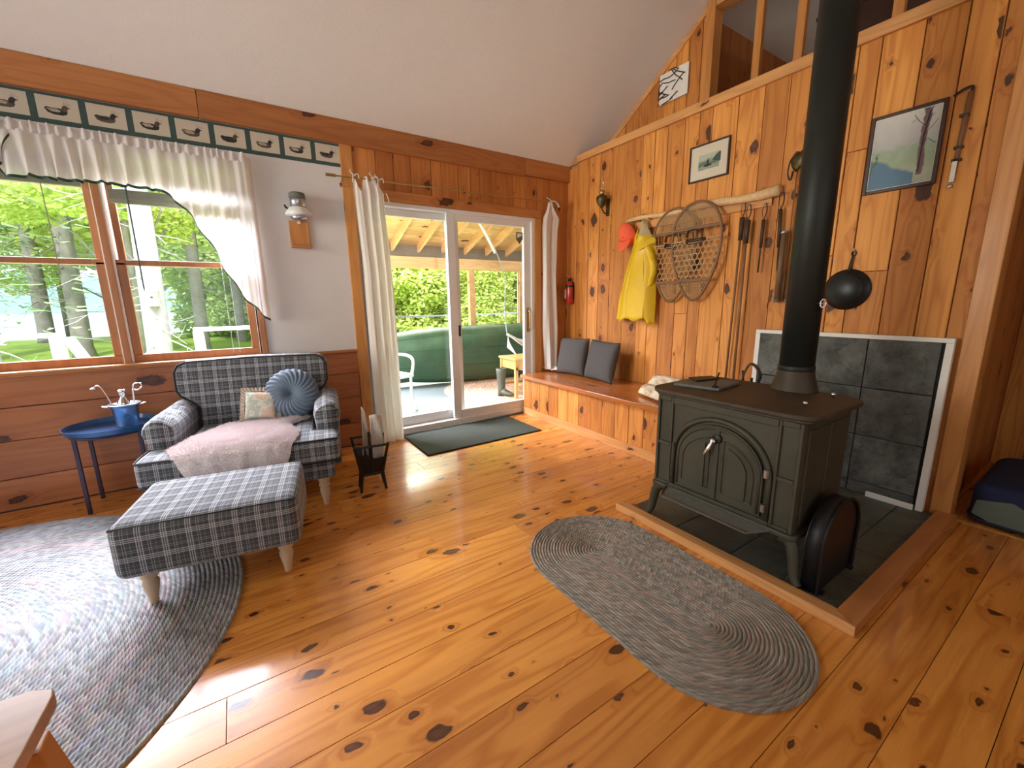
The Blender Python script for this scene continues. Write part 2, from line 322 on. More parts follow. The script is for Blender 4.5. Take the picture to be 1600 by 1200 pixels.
# ---------------------------------------------------------------- mesh builder
class MB:
    def __init__(s): s.v = []; s.f = []; s.uv = {}
    def quad(s, *p):
        i = len(s.v); s.v += [Vector(q) for q in p]; s.f.append(tuple(range(i, i+len(p)))); return s
    def box(s, c, d, rot=None):
        i = len(s.v); c = Vector(c)
        for x in (-.5, .5):
            for y in (-.5, .5):
                for z in (-.5, .5):
                    q = Vector((x*d[0], y*d[1], z*d[2])); s.v.append(c + (rot @ q if rot else q))
        s.f += [tuple(i+k for k in q) for q in ((0, 1, 3, 2), (4, 6, 7, 5), (0, 4, 5, 1), (2, 3, 7, 6), (0, 2, 6, 4), (1, 5, 7, 3))]; return s
    def b2(s, a, b):
        return s.box([(x+y)/2 for x, y in zip(a, b)], [abs(y-x) for x, y in zip(a, b)])
    def prism(s, pts, vec):
        vec = Vector(vec); pts = [Vector(p) for p in pts]; n = len(pts); i = len(s.v)
        nrm = Vector((0, 0, 0))
        for k in range(n): nrm += pts[k].cross(pts[(k+1) % n])
        if nrm.dot(vec) > 0: pts = pts[::-1]
        s.v += pts + [p+vec for p in pts]
        s.f.append(tuple(range(i, i+n))); s.f.append(tuple(range(i+2*n-1, i+n-1, -1)))
        s.f += [(i+k, i+n+k, i+n+(k+1) % n, i+(k+1) % n) for k in range(n)]; return s
    def tube(s, pts, r, seg=8, cap=True, closed=False, flat=1.0):
        pts = [Vector(p) for p in pts]; n = len(pts); base = len(s.v)
        rr = r if isinstance(r, (list, tuple)) else [r]*n
        pu = None
        for k in range(n):
            a = pts[(k-1) % n] if (closed or k) else pts[0]; b = pts[(k+1) % n] if (closed or k < n-1) else pts[-1]
            d = (b-a).normalized()
            if pu is None: pu = d.orthogonal().normalized()
            pu = (pu - d*pu.dot(d)).normalized(); w = d.cross(pu)
            for j in range(seg):
                t = 2*math.pi*j/seg; s.v.append(pts[k] + rr[k]*(math.cos(t)*pu + flat*math.sin(t)*w))
        m = n if closed else n-1
        for k in range(m):
            for j in range(seg):
                a = base+k*seg+j; b = base+k*seg+(j+1) % seg; c = base+((k+1) % n)*seg+(j+1) % seg; d = base+((k+1) % n)*seg+j
                s.f.append((a, b, c, d))
        if cap and not closed:
            s.f.append(tuple(base+j for j in range(seg))[::-1]); s.f.append(tuple(base+(n-1)*seg+j for j in range(seg)))
        return s
    def lathe(s, prof, c=(0, 0, 0), seg=24, mat=None, cap=True):
        base = len(s.v); c = Vector(c)
        for (r, z) in prof:
            for j in range(seg):
                t = 2*math.pi*j/seg; q = Vector((r*math.cos(t), r*math.sin(t), z)); s.v.append(c + (mat @ q if mat else q))
        for k in range(len(prof)-1):
            for j in range(seg):
                s.f.append((base+k*seg+j, base+k*seg+(j+1) % seg, base+(k+1)*seg+(j+1) % seg, base+(k+1)*seg+j))
        if cap:
            s.f.append(tuple(base+j for j in range(seg))[::-1]); n = len(prof)-1; s.f.append(tuple(base+n*seg+j for j in range(seg)))
        return s
    def sheet(s, fn, nu, nv, closed=False):
        base = len(s.v)
        for i in range(nu+(0 if closed else 1)):
            for j in range(nv+1): s.v.append(Vector(fn(i/nu, j/nv)))
        m = nu if closed else nu+1
        for i in range(nu):
            for j in range(nv):
                a = base+i*(nv+1)+j; b = base+((i+1) % m)*(nv+1)+j; s.f.append((a, b, b+1, a+1))
        return s
    def build(s, name, mat, parent=None, smooth=False, bev=0, seg=2, sub=0, solid=0, boxuv=False, uvs=None, loc=None, ang=40, weld=False):
        me = bpy.data.meshes.new(name); me.from_pydata([tuple(v) for v in s.v], [], s.f)
        me.materials.append(M_[mat] if isinstance(mat, str) else mat)
        if weld:
            bm = bmesh.new(); bm.from_mesh(me); bmesh.ops.remove_doubles(bm, verts=bm.verts, dist=1e-5); bm.to_mesh(me); bm.free()
        if boxuv or uvs:
            l = me.uv_layers.new(name='uv')
            for p in me.polygons:
                n = p.normal; ax = max(range(3), key=lambda i: abs(n[i]))
                for li in p.loop_indices:
                    vi = me.loops[li].vertex_index; co = me.vertices[vi].co
                    if uvs: l.data[li].uv = uvs[vi]
                    else: l.data[li].uv = ((co.y, co.z), (co.x, co.z), (co.x, co.y))[ax]
        if smooth:
            for p in me.polygons: p.use_smooth = True
        me.update()
        o = bpy.data.objects.new(name, me); COL.objects.link(o)
        if parent: o.parent = parent
        if loc: o.location = loc
        if solid: m = o.modifiers.new('solid', 'SOLIDIFY'); m.thickness = solid; m.offset = 0
        if bev:
            m = o.modifiers.new('bevel', 'BEVEL'); m.width = bev; m.segments = seg; m.limit_method = 'ANGLE'; m.angle_limit = R(ang)
            for p in me.polygons: p.use_smooth = True
            try: m.harden_normals = True
            except Exception: pass
        if sub: m = o.modifiers.new('sub', 'SUBSURF'); m.levels = sub; m.render_levels = sub
        return o

def thing(name, label, cat, loc=(0, 0, 0), rz=0, group=None, rot=None):
    o = bpy.data.objects.new(name, None); COL.objects.link(o); o.location = loc; o.rotation_euler = rot or (0, 0, rz)
    o.empty_display_size = .05
    o['label'] = label; o['category'] = cat
    if group: o['group'] = group
    return o
def tag(o, label, cat, group=None, kind=None):
    o['label'] = label; o['category'] = cat
    if group: o['group'] = group
    if kind: o['kind'] = kind
    return o
def struct(o): o['kind'] = 'structure'; return o
def sempty(name):
    o = bpy.data.objects.new(name, None); COL.objects.link(o); o['kind'] = 'structure'; return o
def copy_tree(o, parent=None):
    c = o.copy(); COL.objects.link(c)
    if parent: c.parent = parent
    for ch in list(o.children): copy_tree(ch, c)
    return c
def curve(pts, n):
    """Catmull-Rom through pts"""
    pts = [Vector(p) for p in pts]; out = []
    for i in range(len(pts)-1):
        p0 = pts[max(0, i-1)]; p1 = pts[i]; p2 = pts[i+1]; p3 = pts[min(len(pts)-1, i+2)]
        for k in range(n):
            t = k/n; out.append(.5*((2*p1)+(p2-p0)*t+(2*p0-5*p1+4*p2-p3)*t*t+(3*p1-p0-3*p2+p3)*t**3))
    out.append(pts[-1]); return out
def interp(x, tab):
    if x <= tab[0][0]: return tab[0][1]
    for (a, b), (c, d) in zip(tab, tab[1:]):
        if x <= c: return b+(d-b)*(x-a)/(c-a)
    return tab[-1][1]

YA, XB = 3.75, 3.22       # planes of the window wall and of the stove wall
SL = .667; ZC = 2.64      # ceiling slope and its height at the window wall
def zceil(y): return ZC + SL*(YA-y)

# ---------------------------------------------------------------- floor
m = MB(); y = -3.5+.006; y0 = 1.105
seams = []; yy = y0
while yy > -3.4: yy -= .175
ys = [yy+.175*k for k in range(60) if yy+.175*k < YA+.05]
for k in range(len(ys)-1):
    a, b = ys[k], ys[k+1]; rr = random.Random(k+3); x = -3.0 - rr.random()*2
    while x < 4.9:
        L = 1.6+rr.random()*2.2; x2 = min(x+L, 4.9)
        if x2 > -3.0: m.b2((max(x, -3.0)+.0008, a+.0008, -.02), (x2-.0008, min(b, YA)-.0008, 0))
        x = x2
o = struct(m.build('floor', 'floor', bev=.001, seg=1))
struct(MB().b2((-3.0, -3.5, -.08), (4.9, 3.98, -.021)).build('floor_base', 'dark'))

# ---------------------------------------------------------------- window wall
wa = sempty('wall_left')
ZW0, ZW1 = .855, 2.16
WX0, WX1 = -2.36, .175      # outer casing of the three-window unit
m = MB()
m.b2((-3.0, YA, .85), (WX0+.05, YA+.16, 2.80)); m.b2((WX1-.05, YA, .85), (.90, YA+.16, 2.80)); m.b2((WX0+.05, YA, ZW1), (WX1-.05, YA+.16, 2.80))
m.b2((-3.0, YA+.02, 0), (.90, YA+.16, .85)); m.b2((.90, YA+.02, 2.12), (XB+.2, YA+.16, 2.80)); m.b2((2.75, YA+.02, 0), (XB+.2, YA+.16, 2.12)); m.b2((.90, YA+.02, 0), (.945, YA+.16, 2.12))
m.build('plaster', 'paint', wa)
m = MB(); z = 0.0
zs = [.0, .202, .443, .652, .84]
for a, b in zip(zs, zs[1:]):
    m.b2((-3.0, YA-.004, a+.0015), (.838, YA+.02, b-.0015))
m.build('wainscot_boards', 'wainscot', wa, bev=.004, seg=2)
m = MB(); x = .845; rr = random.Random(5)
def planks_x(m, x0, x1, z0, z1, y_, rr):
    x = x0
    while x < x1-.01:
        w = min(rr.choice((.10, .13, .15, .17, .19)), x1-x)
        if x1-x-w < .05: w = x1-x
        m.b2((x+.0018, y_-.004, z0), (x+w-.0018, y_+.016, z1)); x += w
planks_x(m, .93, XB+.1, 2.185, 2.50, YA, rr); planks_x(m, 2.835, XB+.1, 0, 2.185, YA, rr)
m.build('upright_boards', 'wallpineA', wa, bev=.004, seg=2)
# trims on that wall
struct(MB().b2((.838, YA-.022, 0), (.925, YA+.02, 2.17)).build('trim_1', 'pineZ', bev=.004))
struct(MB().b2((.838, YA-.018, 2.17), (.93, YA+.02, 2.49)).build('trim_2', 'pineZ', bev=.003))
struct(MB().b2((.925, YA-.024, 2.095), (2.835, YA+.02, 2.185)).build('trim_3', 'pineX', bev=.004))
struct(MB().b2((2.747, YA-.022, 0), (2.835, YA+.02, 2.095)).build('trim_4', 'pineZ', bev=.004))
m = MB(); m.b2((-3.0, YA-.035, 2.485), (-.05, YA+.03, 2.66)); m.b2((-.048, YA-.035, 2.485), (2.62, YA+.03, 2.66)); m.b2((2.622, YA-.035, 2.50), (XB, YA+.03, 2.66))
struct(m.build('trim_5', 'pineX', bev=.004))
struct(MB().b2((-3.0, YA-.03, .838), (.838, YA+.02, .858)).build('trim_6', 'pineX', bev=.003))
struct(MB().b2((.82, YA-.006, 2.17), (1.0, YA-.001, 2.20)).build('trim_7', 'pineX'))

# windows: three double-hung units in one casing
gl = [(-2.17, -1.52), (-1.37, -.72), (-.573, .073)]
for wi, (a, b) in enumerate(gl):
    w = sempty('window_%d' % (3-wi))
    z0, z1, zm = .925, 2.10, 1.535
    m = MB(); s_ = .048
    # lower sash
    m.b2((a-s_, YA+.03, z0-.055), (b+s_, YA+.065, z0)); m.b2((a-s_, YA+.03, zm-.018), (b+s_, YA+.065, zm+.018))
    m.b2((a-s_, YA+.03, z0), (a, YA+.065, zm)); m.b2((b, YA+.03, z0), (b+s_, YA+.065, zm))
    m.build('lower_sash', 'pineW', w, bev=.004)
    m = MB(); y1 = .07
    m.b2((a-s_, YA+y1, zm-.018), (b+s_, YA+y1+.035, zm+.018)); m.b2((a-s_, YA+y1, z1), (b+s_, YA+y1+.035, z1+.05))
    m.b2((a-s_+.01, YA+y1, zm), (a, YA+y1+.035, z1)); m.b2((b, YA+y1, zm), (b+s_-.01, YA+y1+.035, z1))
    m.build('upper_sash', 'pineW', w, bev=.004)
    MB().b2((a, YA+.046, z0), (b, YA+.050, zm)).build('pane', 'glass', w)
    MB().b2((a, YA+.084, zm), (b, YA+.088, z1)).build('pane', 'glass', w)
    m = MB()   # jamb liners
    m.b2((a-s_-.012, YA+.0, z0-.055), (a-s_, YA+.14, z1+.05)); m.b2((b+s_, YA, z0-.055), (b+s_+.012, YA+.14, z1+.05))
    m.build('jamb', 'whitewood', w)
m = MB()
cs = sempty('trim_8')
for x0, x1 in ((WX0-.0, -2.23), (-1.462, -1.428), (-.664, -.629)):
    MB().b2((x0, YA-.018, .858), (x1, YA+.14, 2.16)).build('mullion', 'pineW', cs, bev=.004)
MB().b2((.133, YA-.018, .858), (WX1, YA+.12, 2.16)).build('side_casing', 'pineW', cs, bev=.004)
MB().b2((WX0, YA-.018, 2.15), (WX1, YA+.12, 2.23)).build('head_casing', 'pineX', cs, bev=.004)
MB().b2((WX0-.02, YA-.055, .852), (WX1+.02, YA+.12, .872)).build('window_stool', 'pineX', cs, bev=.006)

# ---------------------------------------------------------------- ceiling, loft wall, stove wall
t_ = .06
m = MB(); yr = -.1
def slab(m, x0, x1, ya, yb):
    m.prism([(x0, ya, zceil(ya)), (x0, yb, zceil(yb)), (x0, yb, zceil(yb)+t_), (x0, ya, zceil(ya)+t_)], (x1-x0, 0, 0))
slab(m, -3.1, 6.6, yr, YA+.1)
m.prism([(-3.1, yr, zceil(yr)), (-3.1, -3.6, zceil(yr)-SL*(3.6+yr)), (-3.1, -3.6, zceil(yr)-SL*(3.6+yr)+t_), (-3.1, yr, zceil(yr)+t_)], (9.7, 0, 0))
struct(m.build('ceiling', 'ceil'))
wb = sempty('wall_right')
m = MB(); rr = random.Random(11); y = YA
while y > .53:
    w = rr.choice((.105, .13, .145, .16, .18, .20)); y2 = max(y-w, .53)
    if y2-.53 < .06: y2 = .53
    if y < 2.7 and rr.random() < .25:
        zj = rr.uniform(.6, 2.3)
        m.b2((XB-.004, y2+.0018, 0), (XB+.016, y-.0018, zj)); m.b2((XB-.004, y2+.0018, zj+.001), (XB+.016, y-.0018, 2.68))
    else: m.b2((XB-.004, y2+.0018, 0), (XB+.016, y-.0018, min(2.68, zceil(y)-.005)))
    y = y2
m.build('upright_boards', 'wallpine', wb, bev=.004, seg=2)
m = MB(); m.b2((XB+.016, .45, 0), (XB+.12, YA+.1, 2.66)); m.b2((XB+.016, -3.5, 2.15), (XB+.12, .45, 2.66)); m.b2((XB+.016, -3.5, 0), (XB+.12, -1.2, 2.15))
m.build('wall_core', 'siding', wb)
# boards above the hall opening (right of the post) and beyond it
m = MB(); y = .448
while y > -3.4:
    w = rr.choice((.13, .16, .19)); z0 = 2.13 if y-w > -1.25 else 0
    m.b2((XB-.004, y-w+.0018, z0), (XB+.016, y-.0018, 2.68)); y -= w
m.build('upright_boards', 'wallpine', wb, bev=.004, seg=2)
struct(MB().b2((XB-.02, .447, 0), (XB+.12, .532, 2.65)).build('trim_9', 'pineZ', bev=.005))
struct(MB().b2((XB-.03, -3.5, 2.665), (XB+.34, YA-.17, 2.735)).build('trim_10', 'pineY', bev=.004))
# rake boards in the gable
m = MB(); ya, yb = YA-.17, -.1
m = MB(); m.prism([(XB-.012, YA-.03, 2.66), (XB-.012, YA-.17, 2.735), (XB-.012, YA-.17, 2.66)], (.05, 0, 0)); struct(m.build('trim_11', 'pineY'))
XU = 3.50
m = MB(); m.prism([(XU-.015, yy_, zceil(yy_)-dz) for yy_, dz in ((YA-.17, 0), (-.1, 0), (-.1, .055), (YA-.17, .055))], (.03, 0, 0)); struct(m.build('trim_12', 'pineY', bev=.003))
wu = sempty('wall_loft')
m = MB(); y = YA-.17; rr = random.Random(4)
while y > 2.35:
    w = rr.choice((.12, .14, .16)); y2 = max(y-w, 2.345)
    m.prism([(XU, y2+.0018, 2.70), (XU, y-.0018, 2.70), (XU, y-.0018, zceil(y)-.01), (XU, y2+.0018, zceil(y2)-.01)], (.02, 0, 0)); y = y2
m.build('upright_boards', 'wallpine', wu, bev=.004, seg=2)
m = MB(); y = 2.345
while y > -.1:
    y2 = y-.16; m.prism([(XU, y2+.0018, 3.56), (XU, y-.0018, 3.56), (XU, y-.0018, zceil(y)-.01), (XU, y2+.0018, zceil(y2)-.01)], (.02, 0, 0)); y = y2
m.build('upper_boards', 'wallpine', wu, bev=.004, seg=2)
# loft opening: frame and uprights
lf = thing('loft_railing', 'pine frame of upright posts across the dark loft opening above the ledge', 'railing', (XU, 1.1, 2.735))
MB().b2((-.05, 1.17, 0), (.06, 1.25, .83)).build('corner_post', 'pineZ', lf, bev=.004)
MB().b2((-.05, -1.2, .76), (.06, 1.168, .83)).build('header', 'pineY', lf, bev=.004)
for yp in (1.93, 1.64, 1.36, 1.105, .62, .2):
    MB().b2((-.02, yp-1.1-.028, 0), (.02, yp-1.1+.028, .76)).build('post', 'pineZ', lf, bev=.003)
# loft room
lw = sempty('wall_attic')
m = MB(); x = XU+.1
while x < 6.5:
    m.b2((x+.001, 2.40, 2.74), (x+.15-.001, 2.42, 3.54)); x += .15
m.build('upright_boards', 'wallpineA', lw, bev=.004)
MB().b2((XU+.05, 2.43, 2.70), (6.6, 2.50, 3.6)).build('wall_core', 'siding', lw)
m = MB(); m.b2((6.5, -3.5, 2.7), (6.55, 2.42, 5.3)); m.build('end_boards', 'wallpineA', lw)
struct(MB().b2((XB+.12, -3.5, 2.67), (6.6, 2.42, 2.73)).build('floor_loft', 'pineY'))
ch = thing('dark_cabinet', 'dark wooden cabinet standing in the loft behind the railing', 'cabinet', (4.35, 1.35, 2.73))
MB().b2((-.3, -1.0, .06), (.3, .42, .60)).build('body', 'darkframe', ch, bev=.01)
MB().b2((-.32, -1.02, .60), (.32, .44, .63)).build('top', 'darkframe', ch, bev=.006)
for sx in (-.25, .25):
    for sy in (-.95, .37): MB().b2((sx-.03, sy-.03, 0), (sx+.03, sy+.03, .06)).build('leg', 'darkframe', ch)

# remaining walls, with unseen openings added for the fill lamps
m = MB(); m.b2((-3.1, -3.5, 0), (-3.0, .3, 4.8)); m.b2((-3.1, 2.9, 0), (-3.0, YA+.1, 5.3)); m.b2((-3.1, .3, 0), (-3.0, 2.9, .8)); m.b2((-3.1, .3, 2.4), (-3.0, 2.9, 5.3))
struct(m.build('wall_back', 'paint'))
m = MB(); m.b2((-3.1, -3.6, 0), (4.9, -3.5, .8)); m.b2((-3.1, -3.6, 2.45), (6.6, -3.5, 5.3)); m.b2((-3.1, -3.6, .8), (-2.4, -3.5, 2.45)); m.b2((1.3, -3.6, .8), (4.9, -3.5, 2.45))
struct(m.build('wall_front', 'paint'))
# hall beyond the post
wh = sempty('wall_hall')
m = MB(); x = XB+.13
for k in range(9):
    m.b2((x+.001, .50, 0), (x+.149, .52, 2.15)); x += .15
m.build('upright_boards', 'wallpineA', wh, bev=.004)
m = MB(); y = .5
while y > -1.4: m.b2((4.6, y-.15+.001, 0), (4.62, y-.001, 2.15)); y -= .15
m.build('end_boards', 'wallpine', wh, bev=.004)
m = MB(); m.b2((4.63, -3.5, 0), (4.75, .62, 2.4)); m.b2((XB+.125, .53, 0), (4.63, .62, 2.4)); m.build('wall_core', 'siding', wh)
struct(MB().b2((XB+.02, -3.5, 2.13), (4.9, .5, 2.16)).build('ceiling_hall', 'pineX'))
struct(MB().b2((XB+.02, -1.2, 0), (XB+.05, .447, .006)).build('trim_13', 'pineY'))

# ---------------------------------------------------------------- sliding door
dr = sempty('door_1')
def frame_xz(m, x0, x1, z0, z1, w, wt, wb_, y0, y1):
    m.b2((x0, y0, z0), (x0+w, y1, z1)); m.b2((x1-w, y0, z0), (x1, y1, z1)); m.b2((x0+w, y0, z1-wt), (x1-w, y1, z1)); m.b2((x0+w, y0, z0), (x1-w, y1, z0+wb_))
m = MB(); frame_xz(m, .945, 2.747, .02, 2.095, .035, .035, .05, YA-.015, YA+.14); m.build('frame', 'vinyl', dr, bev=.004)
m = MB(); frame_xz(m, .98, 1.84, .07, 2.06, .075, .06, .09, YA+.065, YA+.105); m.build('fixed_panel', 'vinyl', dr, bev=.005)
MB().b2((1.055, YA+.083, .16), (1.765, YA+.087, 2.0)).build('pane', 'glass', dr)
m = MB(); frame_xz(m, 1.745, 2.712, .06, 2.065, .085, .065, .09, YA+.01, YA+.05)
sp = m.build('sliding_panel', 'vinyl', dr, bev=.005)
MB().b2((1.83, YA+.028, .15), (2.627, YA+.032, 2.0)).build('pane', 'glass', dr)
m = MB(); m.b2((1.875, YA+.115, .1), (1.915, YA+.135, 2.04)); m.b2((2.69, YA+.115, .1), (2.71, YA+.135, 2.04)); m.b2((1.915, YA+.115, .1), (2.69, YA+.135, .125)); m.build('screen_frame', 'vinyl', dr, bev=.003)
MB().b2((1.865, YA+.105, .90), (1.90, YA+.116, 1.01)).build('latch', 'black', dr, bev=.003)
m = MB(); m.tube([(2.67, YA+.012, .93), (2.67, YA-.03, .95), (2.67, YA-.035, 1.04), (2.67, YA-.03, 1.13), (2.67, YA+.012, 1.15)], .008); m.b2((2.655, YA+.003, .91), (2.685, YA+.010, 1.17)); m.build('handle', 'brass', dr, smooth=False)
sk = MB().prism([(2.54, YA+.026, 1.95), (2.62, YA+.026, 1.95), (2.62, YA+.026, 1.88), (2.58, YA+.026, 1.83), (2.54, YA+.026, 1.88)], (0, -.002, 0)).build('sticker', 'stonegrey', dr)
MB().prism([(2.553, YA+.0235, 1.938), (2.607, YA+.0235, 1.938), (2.607, YA+.0235, 1.915), (2.553, YA+.0235, 1.890)], (0, -.001, 0)).build('sticker_band', 'mattewhite', dr)

# ---------------------------------------------------------------- duck wallpaper border
bd = thing('wallpaper_border', 'grey green wallpaper border with a row of duck pictures under the beam', 'wallpaper', (0, YA-.001, 0))
MB().b2((-3.0, -.0015, 2.315), (.838, 0, 2.483)).build('strip', 'bordergreen', bd)
def duck(cx, cz, flip, var):
    s = -1 if flip else 1
    def P(pts, y): return [(cx+s*a, y, cz+b) for a, b in pts]
    body = [(-.052, .004), (-.040, -.018), (-.015, -.027), (.022, -.027), (.040, -.020), (.046, -.006), (.036, .004), (.010, .010), (-.022, .008), (-.040, .012)]
    head = [(.020, .004), (.024, .018), (.032, .028), (.043, .029), (.050, .022), (.064, .017), (.050, .014), (.046, .006), (.042, -.004), (.024, -.004)]
    wing = [(-.045, .005), (-.025, -.012), (.010, -.013), (.018, -.004), (.002, .005), (-.022, .004)]
    root = MB().prism(P(body, -.0022), (0, -.0004, 0)).build('duck_print', ('duck', 'duckdark')[var % 2], bd)
    MB().prism(P(head, -.0027), (0, -.0004, 0)).build('duck_head', ('duckdark', 'duck')[var % 2], root)
    MB().prism(P(wing, -.0031), (0, -.0004, 0)).build('duck_wing', 'ducklight' if var % 3 else 'duckdark', root)
    m = MB()
    for k in range(5):
        a = .05+.01*k; m.prism([(cx+s*(.030+.008*k), -.0022, cz+.030), (cx+s*(.034+.008*k), -.0022, cz+.030), (cx+s*(.040+.007*k), -.0022, cz+.052-.004*k), (cx+s*(.037+.007*k), -.0022, cz+.052-.004*k)], (0, -.0003, 0))
    m.build('reed_print', 'ducklight', root)
x = .858
for k in range(13):
    x1 = x-.0165; x0 = x-.196
    pc = MB().b2((x0, -.0022, 2.342), (min(x1, .838), -.0015, 2.467)).build('picture_panel', 'cream', bd)
    if x > -1.6: duck((x0+min(x1, .838))/2-.008, 2.397, False, k)
    x -= .2125

# ---------------------------------------------------------------- valances, blinds
def valance(name, label, xin, xout, tab):
    """pleated swag from xin (centre) to xout; tab: x -> bottom z"""
    v = thing(name, label, 'valance', (0, YA-.02, 0), group='sheer valances over the windows')
    sg = 1 if xout > xin else -1
    def yof(x, w): return -.075 - .016*math.sin(x*95+math.sin(x*9)*2)*(.35+w) - .010*math.sin(x*41+1)
    def fn(u, w):
        x = xin+(xout-xin)*u; zb = interp(x*1 if sg > 0 else x, tab); zt = 2.235
        z = zt+(zb-zt)*w
        xo = x + .01*math.sin(x*60)*w
        e = max(0, (u-.965)/.035)
        return (xo, yof(x, w)*(1-e)+(-.0)*e, z)
    nu = 420
    MB().sheet(fn, nu, 26).build('swag', 'sheer', v, smooth=True)
    def f2(u, w):
        q = fn(u, 1); return (q[0], q[1]-.002, q[2]-.006+.016*w)
    MB().sheet(f2, nu, 1).build('hem_trim', 'green', v, smooth=True)
    def f3(u, w):
        x = xin+(xout-xin)*u; rr_ = .014*math.sin(x*150+2*math.sin(x*23))*(.3+abs(w-.35)*1.6)
        e = max(0, (u-.965)/.035)
        return (x, (-.082+rr_)*(1-e), 2.225+.055*w+.006*math.sin(x*87)*w)
    MB().sheet(f3, nu, 6).build('ruffle', 'sheer', v, smooth=True)
    return v
tabR = [(-1.05, 2.06), (-.99, 1.972), (-.88, 1.995), (-.78, 1.985), (-.6, 1.995), (-.33, 1.985), (-.27, 1.955), (-.2, 1.88), (-.13, 1.75), (-.06, 1.595), (-.015, 1.47), (.03, 1.36), (.09, 1.27), (.15, 1.19), (.215, 1.13)]
valance('valance', 'sheer cream valance swag with green hem falling beside the white wall', -1.02, .215, tabR)
tabL = [(-2.26-x_ + .21, z_) for x_, z_ in tabR][::-1]
tabL = [(-2.40, 1.10), (-2.1, 1.5), (-1.9, 1.85), (-1.7, 1.95), (-1.3, 1.95), (-1.15, 1.93), (-1.05, 2.0), (-.98, 2.08), (-.94, 2.2)]
valance('valance', 'sheer cream valance swag cut by the left edge of the picture', -.94, -2.40, tabL)
for k, (a, b) in enumerate(gl):
    if k == 0: continue
    zb = 1.90 if k == 2 else 1.975
    bl = thing('window_blind', 'raised mini blind over the right window pane, hanging lower' if k == 2 else 'raised mini blind over the left window pane, hanging higher', 'blind', ((a+b)/2, YA+.005, zb), group='raised window blinds')
    hw = (b-a)/2+.015
    m = MB()
    for j in range(8 if k == 2 else 12): m.b2((-hw, -.018, .03+j*.007), (hw, .010, .034+j*.007))
    m.build('slats', 'blind', bl)
    MB().b2((-hw, -.020, 0), (hw, .012, .026)).build('bottom_rail', 'blind', bl, bev=.003)
    MB().b2((-hw, -.020, 2.13-zb), (hw, .012, 2.16-zb)).build('head_rail', 'whitewood', bl)
    m = MB()
    for q in (-.8, 0, .8): m.tube([(hw*q, -.004, .08), (hw*q, -.004, 2.13-zb)], .0012, 5)
    m.build('lift_cord', 'rope', bl)
    if k == 2:
        MB().tube([(-.245, -.03, 2.12-zb), (-.245, -.035, 1.35-zb)], .0045, 6).build('wand', 'bordergreen', bl)
        MB().tube([(.20, -.03, 2.12-zb), (.20, -.035, .90-zb)], .0012, 5).build('pull_cord', 'rope', bl)
        MB().tube([(.24, -.03, 2.12-zb), (.24, -.035, .90-zb)], .0012, 5).build('pull_cord', 'rope', bl)
    else: MB().tube([(.17, -.03, 2.12-zb), (.17, -.035, 1.45-zb)], .003, 6).build('wand', 'blind', bl)

# ---------------------------------------------------------------- porch outside the sliding door
YP = 6.35
struct(MB().b2((.55, 3.985, -.06), (6.6, YP+.1, 0)).build('floor_porch', 'porchfloor'))
m = MB(); z0 = 2.02; z1 = 3.02; yA, yB = 6.75, 3.93
for k in range(18):
    a = yA+(yB-yA)*k/18; b = yA+(yB-yA)*(k+1)/18-.004; za = z0+(z1-z0)*(yA-a)/(yA-yB)+.13-.16; zb_ = z0+(z1-z0)*(yA-b)/(yA-yB)+.13-.16
    m.prism([(.5, a, za), (.5, b, zb_), (.5, b, zb_+.02), (.5, a, za+.02)], (6.1, 0, 0))
struct(m.build('ceiling_porch', 'roofwood'))
sl = (z1-z0)/(yA-yB)
for k, x in enumerate([.85, 1.25, 1.65, 2.05, 2.46, 2.86, 3.26, 3.66, 4.06, 4.46, 4.86, 5.26, 5.66]):
    zt = z0+sl*(yA-6.36)-.03; zu = z0+sl*(yA-3.93)-.03
    struct(MB().prism([(x-.02, 6.36, zt-.13), (x-.02, 3.93, zu-.13), (x-.02, 3.93, zu), (x-.02, 6.36, zt)], (.04, 0, 0)).build('trim_%d' % (20+k), 'rafter', bev=.002))
pw = sempty('wall_porch')
MB().b2((.5, YP-.03, 1.76), (6.6, YP+.06, 1.93)).build('beam', 'roofwood', pw, bev=.003)
MB().b2((.5, YP+.06, 1.93), (6.6, YP+.10, 2.13)).build('soffit_board', 'siding', pw)
for x, w in ((1.05, .09), (3.04, .10), (3.36, .10), (4.38, .12), (4.52, .04), (5.6, .12), (6.45, .12)):
    MB().b2((x-w/2, YP-.02, 0), (x+w/2, YP+.06, 1.76)).build('post', 'rafter', pw, bev=.003)
MB().b2((.5, YP, .0), (6.6, YP+.06, .10)).build('bottom_rail', 'rafter', pw)
for x0, x1 in ((1.1, 2.99), (3.41, 4.32), (4.58, 5.54)):
    MB().b2((x0, YP+.01, 1.015), (x1, YP+.03, 1.04)).build('screen_rail', 'steel', pw)
    MB().b2((x0, YP+.012, .10), (x0+.02, YP+.028, 1.76)).build('screen_stile', 'vinyl', pw); MB().b2((x1-.02, YP+.012, .10), (x1, YP+.028, 1.76)).build('screen_stile', 'vinyl', pw)
m = MB(); m.b2((6.55, 3.93, 0), (6.6, YP, 2.9)); struct(m.build('wall_porch_end', 'siding'))
